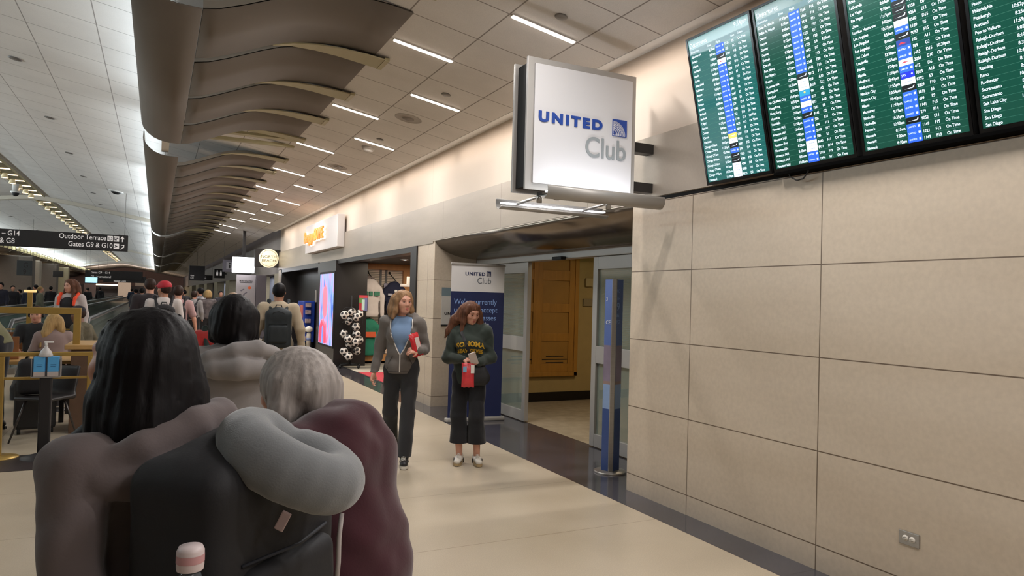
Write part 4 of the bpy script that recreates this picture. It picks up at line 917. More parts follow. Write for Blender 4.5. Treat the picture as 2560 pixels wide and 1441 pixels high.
p = p17(1020, 560, 14.6); t = tag(MB().bbox(-0.04, 0.03, 0, 0.04, 0.0, 0.22, 0.01).bbox(-0.18, -0.03, 0, 0.04, 0.0, 0.06, 0.01).build('sock_display', mat('bright_sock', '#f2ece4', 0.6)), 'white boot shaped foot form on a shop shelf', 'display'); t.location = p
b = MB(); b.prism([(3.84, 12.9), (5.4, 12.9), (5.4, 14.3), (3.84, 14.85)], 0.001, 0.010, 'z'); t = tag(b.build('door_mat', mat('red_mat', '#b0303c', 0.9)), 'red mat with white marks on the striped shop floor', 'mat')
b = MB(); b.prism([(4.1, 13.5), (4.9, 13.7), (4.9, 13.9), (4.15, 13.6)], 0.010, 0.012, 'z'); b.prism([(4.2, 13.15), (5.0, 13.2), (5.0, 13.4)], 0.010, 0.012, 'z'); b.build('white_mark', M_WHITE, t)
# black alcove next to the shop
p = atZ(748, 850, 0.0); t = thing('vending_banner', 'blue merchandise stand with a red panel in the black alcove', 'stand', (3.92, 21.3, 0))
b = MB(); b.bbox(-0.15, 0.15, -0.55, 0.45, 0.25, 1.42, 0.02); b.build('blue_body', mat('royal_blue', '#1f3fa0', 0.4), t)
b = MB(); b.bbox(-0.165, -0.15, -0.40, 0.05, 0.95, 1.30, 0.004); b.build('red_panel', mat('coral_panel', '#c86a5a', 0.5), t)
b = MB()
for z in (0.3, 0.55, 0.8, 1.05, 1.25): b.bbox(-0.12, 0.02, -0.68, -0.56, z, z + 0.12, 0.01)
b.build('pegged_item', mat('pegged_items', '#a08a8a', 0.6, var=0.4, vscale=12), t)
b = MB(); b.box(-0.12, 0.12, -0.5, 0.4, 0, 0.25); b.build('foot', M_BLACK, t)
t = thing('stanchion_lamp', 'short white and silver post standing by the black pillar', 'post', (3.52, 18.62, 0))
MB().lathe([(0.02, 0), (0.02, 0.30)], n=12).build('stem', M_STEEL, t); MB().lathe([(0.055, 0.28), (0.06, 0.55), (0.05, 0.62)], n=14).build('body', mat('post_cream', '#cfc6b6', 0.5), t); MB().ball((0, 0, 0.72), 0.10, 8, (1, 1, 0.8)).build('head', mat('post_head', '#e6dfd0', 0.5), t)
MB().lathe([(0.062, 0.44), (0.062, 0.50)], n=14).build('blue_ring', mat('blue_ring', '#6f7fae', 0.5), t)

# ------------------------------------------------------------------ hanging and wall signs
t = thing('shop_sign', 'white sign box with backlit orange letters above the black shop front', 'sign', (3.655, 0, 0))
b = MB(); b.bbox(-0.16, 0, 15.62, 19.35, 2.68, 3.40, 0.01); b.build('box', mat('sign_box_white', '#cfc8c4', 0.5), t)
text('BengaynSOME', 0.40, (-0.215, 19.20, 2.95), mat('orange_letters', '#d98a3a', 0.4, emit=0.5, ecol='#d98a3a'), t, rot=FACE_HALL, ext=0.02, bold=0.006, sx=1.0)
text('BengaynSOME', 0.40, (-0.172, 19.20, 2.95), mat('letter_glow', '#fff1d0', 0.4, emit=3.0, ecol='#ffeccc'), t, rot=FACE_HALL, ext=0.008, bold=0.016, sx=1.0)
t = thing('round_sign', 'dark hanging box sign with a lit cream disc past the shop front', 'sign', (0, 25.05, 0))
b = MB(); b.bbox(2.89, 3.80, -0.08, 0.08, 2.49, 3.09, 0.01); b.build('box', mat('sign_brown_black', '#241e1c', 0.5), t)
MR = Matrix.Translation((3.33, -0.08, 2.79)) @ Matrix.Rotation(PI / 2, 4, 'X')
b = MB(); b.lathe([(0.315, 0), (0.315, 0.02), (0, 0.022)], n=40, M=MR, cap=False); b.build('disc', mat('lit_cream_disc', '#fbeecb', 0.5, emit=0.75, ecol='#fbe9c0'), t)
b = MB(); b.tube([(3.33 + 0.27 * math.cos(a / 30 * 2 * PI), -0.103, 2.79 + 0.27 * math.sin(a / 30 * 2 * PI)) for a in range(30)], 0.005, 6, close=True); b.build('ring_line', mat('disc_print', '#6e6144', 0.5), t)
text('NORTH', 0.125, (3.33, -0.106, 2.80), MATS['disc_print'], t, align='CENTER', ext=0.002, sx=1.15); text('BEACH', 0.125, (3.33, -0.106, 2.67), MATS['disc_print'], t, align='CENTER', ext=0.002, sx=1.15)
b = MB(); b.box(3.72, 3.78, -0.03, 0.03, 3.09, 3.75); b.build('hanger', M_STEEL, t)
t = thing('lightbox_sign', 'glowing white rectangular sign box hanging before the round sign', 'sign', (0, 27.0, 0))
b = MB(); b.bbox(2.37, 3.12, -0.06, 0.06, 2.32, 2.88, 0.03); b.build('lit_box', mat('lit_white_box', '#ffffff', 0.4, emit=3.0, ecol='#f3f6ff'), t)
text('Look  hudson', 0.075, (2.745, -0.064, 2.585), mat('faint_print', '#9aa0a4', 0.5), t, align='CENTER', ext=0.001)
b = MB(); b.prism([(2.42, 2.32), (3.08, 2.32), (2.95, 2.26), (2.55, 2.26)], -0.05, 0.05); b.build('lower_rail', M_DARK, t); MB().box(2.7, 2.8, -0.03, 0.03, 2.88, 3.9).build('hanger', M_DARK, t)
def slab_sign(name, label, x0, x1, z0, z1, y, m, parts=(), hang=True, cat='sign', th=0.08, top=None):
    t = thing(name, label, cat, (0, y, 0)); MB().bbox(x0, x1, -th, th, z0, z1, 0.01).build('panel', m, t)
    if hang:
        b = MB()
        for x in (x0 + (x1 - x0) * (0.5 if name == 'hanging_screen' else 0.08), x1 - (x1 - x0) * 0.02): b.tube([(x, 0, z1), (x, 0, (top or (vz(x) if x < 1.2 else cz(x))) - 0.01)], 0.007, 6)
        b.build('hanger_rod', M_STEEL, t)
    for body, size, x, z, m2, al in parts: text(body, size, (x, -th - 0.002, z), m2, t, align=al, ext=0.002, sx=0.82, bold=0.0012)
    return t
M_SGB = mat('wayfinding_black', '#1c1718', 0.5); M_SGT = mat('wayfinding_text', '#d8d2cf', 0.5, emit=0.35, ecol='#d8d2cf')
t = slab_sign('directional_sign', 'long black hanging directional sign for Outdoor Terrace and gates G9 and G10', -5.4, -0.80, 2.735, 3.21, 24.0, M_SGB,
    [('Outdoor Terrace', 0.20, -1.36, 3.035, M_SGT, 'RIGHT'), ('Gates G9 & G10', 0.20, -1.19, 2.82, M_SGT, 'RIGHT'), ('Gates G1 – G14', 0.20, -3.46, 3.03, M_SGT, 'RIGHT'), ('Gates G7 & G8', 0.20, -3.57, 2.82, M_SGT, 'RIGHT')])
b = MB()
for x0, z0 in ((-1.33, 3.015), (-1.17, 3.015), (-1.165, 2.80)): b.box(x0, x0 + 0.14, -0.086, -0.08, z0, z0 + 0.155)
b.build('pictogram_tile', M_SGT, t)
b = MB()
b.tube([(-1.30 + 0.04, -0.087, 3.09)] + [(-1.26 + 0.045 * math.cos(a), -0.087, 3.092 + 0.045 * math.sin(a)) for a in np.linspace(2.5, 7.5, 14)], 0.007, 6)
b.box(-1.15, -1.09, -0.089, -0.086, 3.05, 3.075); b.box(-1.10, -1.05, -0.089, -0.086, 3.10, 3.125); b.box(-1.15, -1.135, -0.089, -0.086, 3.06, 3.14)
b.prism([(-1.15, 2.83), (-1.05, 2.87), (-1.15, 2.92), (-1.12, 2.875)], -0.089, -0.086); b.build('pictogram_mark', M_SGB, t)
b = MB(); b.box(-0.955, -0.935, -0.087, -0.082, 3.01, 3.16); b.prism([(-1.0, 3.10), (-0.945, 3.175), (-0.89, 3.10), (-0.91, 3.085), (-0.945, 3.135), (-0.98, 3.085)], -0.087, -0.082)
b.prism([(-0.99, 2.80), (-0.975, 2.785), (-0.91, 2.85), (-0.925, 2.865)], -0.087, -0.082); b.prism([(-0.98, 2.925), (-0.89, 2.93), (-0.895, 2.84), (-0.915, 2.84), (-0.915, 2.905), (-0.98, 2.905)], -0.087, -0.082); b.build('arrow', M_SGT, t)
slab_sign('directional_sign', 'second black directional sign hanging farther down the hall', -4.66, -0.95, 2.30, 2.98, 60, M_SGB, [('Gates G9 – G14', 0.22, -4.3, 2.75, M_SGT, 'LEFT'), ('G11 International', 0.22, -4.3, 2.45, M_SGT, 'LEFT')])
slab_sign('directional_sign', 'third black directional sign low behind the second one', -4.2, -0.85, 2.25, 2.80, 72, M_SGB, [('Gates G10', 0.2, -3.4, 2.55, M_SGT, 'LEFT'), ('Baggage Claim', 0.2, -3.4, 2.32, M_SGT, 'LEFT')])
slab_sign('hanging_screen', 'blank dark screen box hanging over the far walkway on the right', 1.65, 2.48, 2.25, 3.10, 45, mat('dark_screen', '#15131c', 0.3), [('Gate', 0.12, 1.72, 2.5, M_SGT, 'LEFT'), ('G10', 0.12, 1.72, 2.36, M_SGT, 'LEFT')], th=0.12)
slab_sign('restroom_sign', 'small dark restroom sign with white figures projecting from the right', 3.02, 3.60, 2.45, 2.98, 45.5, M_SGB, [], hang=False)
t = bpy.data.objects[[o.name for o in bpy.data.objects if o.name.startswith('restroom_sign')][-1]]
b = MB()
for x in (3.18, 3.38): b.ball((x, -0.09, 2.86), 0.04, 6, (1, .2, 1)); b.box(x - 0.05, x + 0.05, -0.09, -0.082, 2.60, 2.80)
b.build('figure', M_SGT, t)
MB().box(3.6, 3.72, -0.03, 0.03, 2.68, 2.75).build('bracket', M_DARK, t)
t = slab_sign('pictogram_sign', 'grey pictogram sign box beside the glowing white sign', 2.52, 3.05, 2.50, 3.02, 33, mat('lavender_grey', '#8c8796', 0.5), [])
MB().box(2.66, 2.92, -0.088, -0.08, 2.62, 2.92).build('white_field', mat('sign_pale', '#c4c2cc', 0.5), t); MB().ball((2.79, -0.09, 2.86), 0.035, 6, (1, .2, 1)).box(2.76, 2.82, -0.094, -0.087, 2.66, 2.81).build('figure', M_DARK, t)
slab_sign('small_dark_sign', 'small dark hanging sign between the blank screen and restroom sign', 2.55, 3.10, 2.35, 2.65, 48, M_SGB, [('G', 0.2, 2.62, 2.42, M_SGT, 'LEFT')])
t = slab_sign('hanging_monitor', 'bright blue-white monitor hanging far down the hall on the left', -4.30, -3.50, 1.97, 2.43, 55, M_DARK, [])
MB().box(-4.25, -3.55, -0.085, -0.08, 2.02, 2.39).build('display', mat('monitor_blue', '#9fd0e8', 0.4, emit=1.1, ecol='#a8d8ee'), t)
t = slab_sign('gate_sign', 'vertical dark gate sign box on the far left', -5.85, -5.25, 2.15, 2.85, 40, mat('gate_sign_grey', '#33373a', 0.5), [('G', 0.34, -5.6, 2.52, M_SGB, 'LEFT'), ('9', 0.34, -5.6, 2.2, M_SGB, 'LEFT')])
slab_sign('gate_sign', 'small black gate sign box left of the walking woman in the distance', -6.3, -5.7, 2.35, 2.75, 57, M_SGB, [])
# standing display panel under the glowing sign
t = thing('display_panel', 'tall pale display panel with an orange dot standing under the white sign', 'panel', (0, 27.6, 0))
b = MB(); b.bbox(2.58, 3.24, -0.1, 0.1, 0.0, 2.27, 0.01); b.build('board', mat('panel_pale', '#b9b0b2', 0.5), t); MB().bbox(3.245, 3.60, -0.25, 0.3, 0.0, 2.27, 0.01).build('side_column', mat('panel_mauve_grey', '#6b6266', 0.5), t)
MB().box(2.70, 3.12, -0.105, -0.1, 1.975, 1.99).build('rule', M_DARK, t); text('MONTANATELLI', 0.062, (2.91, -0.103, 2.02), M_DARK, t, align='CENTER', ext=0.001, bold=0.002)
MB().lathe([(0.055, 0), (0, 0.002)], n=18, M=Matrix.Translation((3.03, -0.101, 1.80)) @ Matrix.Rotation(PI / 2, 4, 'X'), cap=False).build('orange_dot', mat('dot_orange', '#d9622f', 0.5, emit=0.1), t)
b = MB()
for x, z in ((2.78, 1.72), (2.88, 1.60), (2.80, 1.52)): b.prism([(x - 0.07, z - 0.03), (x + 0.06, z + 0.05), (x + 0.08, z + 0.02), (x - 0.03, z - 0.06)], -0.104, -0.1)
b.build('sketch_print', mat('sketch_grey', '#7c7680', 0.5), t)

# ------------------------------------------------------------------ moving walkways
for i, (xa, y0, lab) in enumerate(((-1.25, 17.0, 'nearest glass balustrade of the moving walkway'), (-2.35, 15.5, 'glass balustrade on the far side of the first moving walkway'), (-3.1, 15.5, 'near glass balustrade of the second moving walkway'), (-4.15, 16.0, 'farthest glass balustrade of the moving walkways'))):
    t = thing('walkway_balustrade', lab, 'balustrade', (xa, 0, 0), group='balustrades of the moving walkways'); y1 = 85
    b = MB(); b.box(-0.01, 0.01, y0 + 0.3, y1, 0.12, 0.96); b.build('glass_panel', M_GLASSD, t)
    b = MB(); b.tube([(0, y0 + 0.35, 0.2), (0, y0 + 0.05, 0.35), (0, y0, 0.6), (0, y0 + 0.08, 0.85), (0, y0 + 0.35, 0.98), (0, y1, 0.98)], 0.035, 8); b.build('handrail', mat('rubber_handrail', '#47494a', 0.35), t)
    b = MB(); b.box(-0.03, 0.03, y0 + 0.3, y1, 0.925, 0.955); b.build('steel_track', M_STEEL, t)
    b = MB(); b.bbox(-0.09, 0.09, y0 + 0.2, y1, 0.0, 0.12, 0.01); b.build('skirt', M_STEEL, t)
for xa, lab in ((-1.8, 'belt of the first moving walkway'), (-3.62, 'belt of the second moving walkway')):
    t = tag(MB().box(xa - 0.44, xa + 0.44, 16.2, 85, 0.002, 0.012).build('walkway_belt', mat('ribbed_rubber', '#2e2f30', 0.6)), lab, 'walkway')

# ------------------------------------------------------------------ left: bar rail, sanitizer stand, booth, table, chairs
t = thing('rail_barrier', 'low brass two-rail barrier behind the sanitizer stand', 'barrier', (0, 8.10, 0))
b = MB(); b.bbox(-2.6, -0.50, -0.022, 0.022, 0.945, 0.985, 0.008); b.build('top_rail', M_GOLD, t)
b = MB(); b.bbox(-2.6, -0.50, -0.012, 0.012, 0.725, 0.75, 0.005); b.build('lower_rail', M_GOLD, t)
for x in (-2.5, -1.27, -0.56): b = MB(); b.bbox(x - 0.02, x + 0.02, -0.02, 0.02, 0.01, 0.945, 0.005); b.lathe([(0.16, 0), (0.16, 0.008), (0.03, 0.02)], (x, 0, 0), 24); b.build('post', M_GOLD, t)
t = thing('sanitizer_stand', 'black post stand on a round base carrying blue sanitizer boxes', 'stand', (-0.905, 7.99, 0))
b = MB(); b.lathe([(0.19, 0), (0.19, 0.006), (0.10, 0.03), (0.05, 0.045), (0, 0.05)], n=32, cap=False); b.build('base', mat('cast_iron', '#2e2a2b', 0.5), t)
b = MB(); b.bbox(-0.05, 0.05, -0.03, 0.03, 0.03, 0.76, 0.012); b.build('post', mat('post_black', '#1b191c', 0.4), t)
b = MB(); b.box(-0.115, 0.115, -0.045, 0.045, 0.755, 0.765); b.box(-0.115, 0.115, 0.04, 0.045, 0.765, 0.95); b.box(-0.118, -0.113, -0.045, 0.045, 0.76, 0.93); b.box(0.113, 0.118, -0.045, 0.045, 0.76, 0.93); b.build('tray', mat('clear_tray', '#a9a4a0', 0.2, alpha=0.6), t)
for k, x in enumerate((-0.055, 0.055)):
    t = thing('wipes_box', 'blue and white sanitizing wipes box, %s of two in the stand' % ('left' if k == 0 else 'right'), 'box', (-0.905 + x, 7.99, 0.765), group='wipes boxes in the sanitizer stand')
    MB().bbox(-0.045, 0.045, -0.038, 0.038, 0, 0.045, 0.003).build('white_foot', mat('carton_pale', '#b5aaa6', 0.5), t); MB().bbox(-0.045, 0.045, -0.038, 0.038, 0.045, 0.185, 0.003).build('blue_body', mat('carton_blue', '#4b93c4', 0.5, emit=0.05), t)
    b = MB(); b.box(-0.02, 0.025, -0.040, -0.038, 0.11, 0.114); b.box(-0.02, 0.02, -0.040, -0.038, 0.095, 0.099); b.build('print_line', mat('carton_print', '#1e4f7a', 0.5), t)
t = thing('pump_bottle', 'white pump bottle standing on top of the sanitizer boxes', 'bottle', (-0.915, 7.99, 0.95))
MB().lathe([(0.055, 0), (0.06, 0.01), (0.045, 0.05), (0.018, 0.085), (0.016, 0.10)], n=20).build('bottle_body', mat('clear_plastic', '#cfcac8', 0.2, alpha=0.75), t); MB().lathe([(0.012, 0.10), (0.012, 0.135)], n=12).bbox(-0.015, 0.06, -0.012, 0.012, 0.13, 0.145, 0.004).build('pump_head', M_WHITE, t)
# booth frame
t = thing('booth_screen', 'square brass frame screen around the seating booth', 'frame', (0, 9.3, 0))
b = MB(); b.bbox(-3.2, -0.745, -0.03, 0.03, 1.315, 1.385, 0.005); b.build('top_bar', M_GOLD, t)
for x in (-0.78, -3.0): b = MB(); b.bbox(x - 0.035, x + 0.035, -0.03, 0.03, 0.0, 1.315, 0.005); b.build('upright', M_GOLD, t)
t = thing('brass_post', 'tall slim brass post with lit tray near the walkway', 'post', (-1.80, 13.6, 0))
MB().bbox(-0.035, 0.035, -0.035, 0.035, 0, 1.52, 0.004).build('post', M_GOLD, t); MB().bbox(-0.08, 0.08, -0.06, 0.06, 1.52, 1.56, 0.01).build('tray', mat('tray_glow', '#f0cf8a', 0.4, emit=0.6), t)
t = thing('side_counter', 'light wooden counter end on the right of the booth frame', 'counter', (-0.60, 9.5, 0))
MB().bbox(-0.28, 0.28, -0.35, 0.5, 0.93, 0.98, 0.008).build('counter_top', mat('maple', '#b08a54', 0.45, var=0.06), t); MB().bbox(-0.22, 0.10, -0.30, 0.4, 0.0, 0.93, 0.005).build('counter_body', mat('walnut', '#5a4230', 0.6, var=0.1), t)
t = thing('booth_table', 'long wooden table with laptop in the seating booth', 'table', (-1.62, 10.35, 0))
MB().bbox(-0.75, 0.75, -0.40, 0.40, 0.70, 0.74, 0.008).build('table_top', MATS['maple'], t)
for x in (-0.65, 0.65):
    for y in (-0.33, 0.33): MB().box(x - 0.025, x + 0.025, y - 0.025, y + 0.025, 0, 0.70).build('leg', M_DARK, t)
t = thing('booth_back_rail', 'thin brass rail with orange backing panel behind the seated man', 'rail', (-1.5, 12.95, 0))
MB().bbox(-1.3, 0.6, -0.012, 0.012, 0.955, 0.975, 0.003).build('rail', M_GOLD, t); MB().bbox(-0.9, 0.5, -0.01, 0.01, 0.55, 0.92, 0.004).build('backing', mat('orange_backing', '#8a5228', 0.6), t)
for x in (-1.28, 0.58): MB().box(x - 0.02, x + 0.02, -0.02, 0.02, 0, 0.96).build('post', M_GOLD, t)
t = thing('laptop', 'open laptop with a tan copper lid on the booth table', 'laptop', (-1.64, 10.20, 0.74), rz=math.radians(6))
MB().bbox(-0.20, 0.20, -0.02, 0.24, 0, 0.016, 0.004).build('base', mat('copper_lid', '#a57350', 0.4, metal=0.3), t)
MB().bbox(-0.20, 0.20, -0.010, 0.0, 0, 0.27, 0.004, Matrix.Translation((0, -0.02, 0.012)) @ Matrix.Rotation(math.radians(12), 4, 'X')).build('lid', MATS['copper_lid'], t)
def lounge_chair(loc, rz, label):
    t = thing('cafe_chair', label, 'chair', loc, rz, group='black cafe chairs with splayed steel legs')
    s = SDF(0.011, 0.05); s.rbox((0, 0, 0.46), (0.19, 0.17, 0.001), 0.018); s.rbox((0, -0.225, 0.60), (0.17, 0.001, 0.16), 0.018, [[1, 0, 0], [0, 0.966, -0.259], [0, 0.259, 0.966]]); s.build('seat_shell', mat('charcoal_shell', '#242122', 0.45), t)
    for sx in (-1, 1):
        for sy in (-1, 1): b = MB(); b.tube([(sx * 0.12, sy * 0.11, 0.45), (sx * 0.21, sy * 0.22, 0.012)], [0.013, 0.009], 8); b.build('leg', mat('chair_leg_steel', '#4c4846', 0.35, metal=0.7), t)
    return t
lounge_chair((-1.0, 8.82, 0), math.radians(150), 'black shell chair with thin steel legs behind the sanitizer stand')
lounge_chair((-2.2, 9.6, 0), math.radians(200), 'black shell chair at the left end of the booth table')
t = thing('suitcase', 'small black wheeled suitcase beside the black chair', 'suitcase', (-1.16, 9.42, 0), rz=0.2)
MB().bbox(-0.19, 0.19, -0.12, 0.12, 0.05, 0.55, 0.03).build('shell', mat('suitcase_black', '#191819', 0.5), t)
MB().box(-0.09, -0.075, -0.11, -0.10, 0.55, 0.88).box(0.075, 0.09, -0.11, -0.10, 0.55, 0.88).bbox(-0.10, 0.10, -0.12, -0.09, 0.87, 0.90, 0.006).build('handle', M_STEEL, t)
for x in (-0.15, 0.15): MB().lathe([(0.03, -0.015), (0.03, 0.015)], n=12, M=Matrix.Translation((x, -0.09, 0.03)) @ Matrix.Rotation(PI / 2, 4, 'Y')).build('wheel', M_BLACK, t)
t = thing('shoulder_bag', 'dark bag with a top strap resting on the chair behind the barrier', 'bag', (-1.10, 8.86, 0.475))
SDF(0.012, 0.03).rbox((0, 0, 0.20), (0.10, 0.05, 0.13), 0.05).folds(0.004, 30, 3).build('body', mat('bag_black', '#17161a', 0.7), t)
MB().tube([(-0.09, 0, 0.37), (-0.06, 0, 0.45), (0.04, 0, 0.46), (0.09, 0, 0.37)], 0.012, 8).build('strap', mat('bag_strap', '#121114', 0.6), t)

# ------------------------------------------------------------------ far left columns and gate lounge
for i, (px, w_, y, m) in enumerate([(30, 2.2, 52, 'dim_col'), (78, 1.1, 60, 'pale_col'), (112, 1.7, 66, 'dim_col'), (150, 1.35, 76, 'cream_col'), (225, 1.2, 98, 'pink_col'), (312, 1.6, 112, 'pale_col'), (350, 1.2, 116, 'pale_col')]):
    p = atY(px, 700, y); hx = {'dim_col': '#6a625c', 'pale_col': '#b0a496', 'cream_col': '#b5a98c', 'pink_col': '#8f736c'}[m]
    b = MB(); b.bbox(p.x - w_ / 2, p.x + w_ / 2, y - 0.5, y + 0.5, 0, 3.5 if px < 200 else 3.0, 0.08); t = struct(b.build('trim_column', mat(m, hx, 0.7, var=0.04)))
for x, y, p_ in ((-11.5, 50, 60), (-12, 64, 80), (-12, 82, 80), (-12, 30, 30)): area('gate_lamp', (x, y, 3.15), 2.0, 6, (0, 0, 0), p_ * 3.5, (1.0, 0.88, 0.76))
area('far_end_fill', (-4, 104, 4.2), 9, 1.2, (math.radians(55), 0, 0), 420, (1.0, 0.86, 0.78))  # added fill light without a fixture, brightens the dark end wall
t = thing('far_light_strip', 'long warm light strip over the distant counter at the hall end', 'light', (0, 112, 0)); MB().box(-7.6, -4.6, -0.1, 0.1, 2.15, 2.35).build('diffuser', mat('warm_strip', '#ffe6cc', 0.5, emit=1.6), t)
t = thing('far_counter', 'dark counter and kiosk wall at the far end of the hall', 'counter', (0, 114, 0)); MB().box(-12, 3.4, -0.3, 0.3, 0, 1.1).build('counter_body', M_DARK, t); MB().box(-11, 3.4, 1.0, 1.4, 1.1, 2.2).build('kiosk_wall', mat('kiosk_dark', '#2c211f', 0.6, var=0.2, vscale=1), t)
# ------------------------------------------------------------------ people
from mathutils.bvhtree import BVHTree
def hairmat(name, col, var=0.35):
    return mat(name, col, 0.6, var=var, vscale=60, bump=0.6, bscale=140, stretch=(1, 1, 0.08), spec=0.18)
SKIN = mat('skin_fair', '#c48f78', 0.5, var=0.04, vscale=20); SKIN2 = mat('skin_tan', '#a8765c', 0.5, var=0.04, vscale=20); SKIND = mat('skin_brown', '#6d4733', 0.5)
H_BLACK = hairmat('hair_black', '#0c080a', 0.25); H_DARK = hairmat('hair_dark_brown', '#30211b'); H_SANDY = hairmat('hair_sandy', '#8a6a4c', 0.3); H_BRUN = hairmat('hair_chestnut', '#5a3a2a', 0.4)
H_GREY = hairmat('hair_silver', '#98908b', 0.22); H_BLOND = hairmat('hair_blond', '#a08358', 0.3)
def cloth(name, col, var=0.06, rough=0.9, sheen=0.15): return mat(name, col, rough, var=var, vscale=7, bump=0.25, bscale=150, sheen=sheen)
EYEW = mat('eye_white', '#c8beb8', 0.3); EYED = mat('eye_iris', '#2b1c16', 0.2); LIP = mat('lip_rose', '#a8504c', 0.45)

def hand_ops(s, wr, d, n, side, curl=0.35, grip=False):
    """palm and five fingers. d = direction the hand points, n = side the fingers curl to, side=+1 thumb toward d x n"""
    d = Vector(d).normalized(); n = Vector(n); n = (n - d * n.dot(d)).normalized(); e = d.cross(n) * side; w = Vector(wr)
    s.cap(w, w + d * 0.03, 0.026, 0.030, k=0.012, flat=(n, 1.5))
    s.cap(w + d * 0.035 - e * 0.018, w + d * 0.075 - e * 0.020, 0.024, 0.022, k=0.01, flat=(n, 1.8)); s.cap(w + d * 0.035 + e * 0.016, w + d * 0.078 + e * 0.018, 0.024, 0.021, k=0.01, flat=(n, 1.8))
    for i, (off, L, r) in enumerate(((0.030, 0.068, 0.0090), (0.010, 0.077, 0.0092), (-0.011, 0.071, 0.0088), (-0.031, 0.056, 0.0080))):
        p = w + d * (0.082 - 0.006 * abs(i - 1)) + e * off; dd = d.copy()
        c = curl + 0.10 * i
        for j, f in enumerate((0.44, 0.32, 0.24)):
            a = c * (0.75 + 0.5 * j); ndir = (dd * math.cos(a) + n * math.sin(a)).normalized(); nn2 = (n * math.cos(a) - dd * math.sin(a)).normalized()
            q = p + ndir * L * f; s.cap(p, q, r * (1 - 0.08 * j), r * (0.94 - 0.10 * j), k=0.004); p = q; dd = ndir; n_ = nn2
            n = nn2
        n = Vector((0, 0, 0)) + (nn2 * 0); n = (d.cross(e) * -side if side > 0 else d.cross(e) * -side).normalized()
        n = e.cross(d).normalized() * side if e.cross(d).length > 0 else n
    b = w + d * 0.022 + e * 0.026; t1 = (d * 0.62 + e * 0.62 + n * 0.40).normalized(); q = b + t1 * 0.034; s.cap(b, q, 0.0125, 0.0105, k=0.008)
    t2 = (d * 0.85 + e * 0.20 + n * (0.45 + curl * 0.4)).normalized(); s.cap(q, q + t2 * 0.030, 0.0102, 0.0082, k=0.004)

def rotm(yaw, pitch, roll=0.0): return Matrix.Rotation(math.radians(yaw), 3, 'Z') @ Matrix.Rotation(math.radians(-pitch), 3, 'X') @ Matrix.Rotation(math.radians(roll), 3, 'Y')

def head_ops(s, hp, R, male=False):
    RL = [list(r) for r in R]                       # rows; Q @ R takes world to head space
    E = lambda c, r, **k: s.ell(hp(c), r, R=RL, **k)
    E((0, -0.012, 0.032), (0.074, 0.093, 0.084), k=0.02); E((0, 0.022, -0.033), (0.062, 0.068, 0.076), k=0.03)
    s.cap(hp((-0.022, 0.052, -0.083)), hp((0.022, 0.052, -0.083)), 0.026 if male else 0.022, k=0.025)
    s.cap(hp((0, 0.060, -0.088)), hp((0, 0.066, -0.088)), 0.019, k=0.015)                                   # chin
    E((-0.042, 0.052, -0.018), (0.024, 0.028, 0.026), k=0.02); E((0.042, 0.052, -0.018), (0.024, 0.028, 0.026), k=0.02)     # cheeks
    s.cap(hp((-0.034, 0.073, 0.030)), hp((0.034, 0.073, 0.030)), 0.012, k=0.018)                            # brow
    for q in (-1, 1): s.ell(hp((q * 0.031, 0.092, 0.007)), (0.019, 0.012, 0.013), R=RL, k=0.012, sub=True)   # eye sockets
    s.cap(hp((0, 0.080, 0.014)), hp((0, 0.098, -0.024)), 0.008, 0.0115, k=0.016)
    for q in (-1, 1): s.ell(hp((q * 0.011, 0.090, -0.030)), (0.0085, 0.010, 0.0075), R=RL, k=0.006)
    s.cap(hp((-0.017, 0.078, -0.056)), hp((0.017, 0.078, -0.056)), 0.0095, k=0.010); s.cap(hp((-0.012, 0.079, -0.066)), hp((0.012, 0.079, -0.066)), 0.0085, k=0.008)
    for q in (-1, 1):
        s.ell(hp((q * 0.076, -0.006, -0.004)), (0.010, 0.017, 0.029), R=RL, k=0.006)

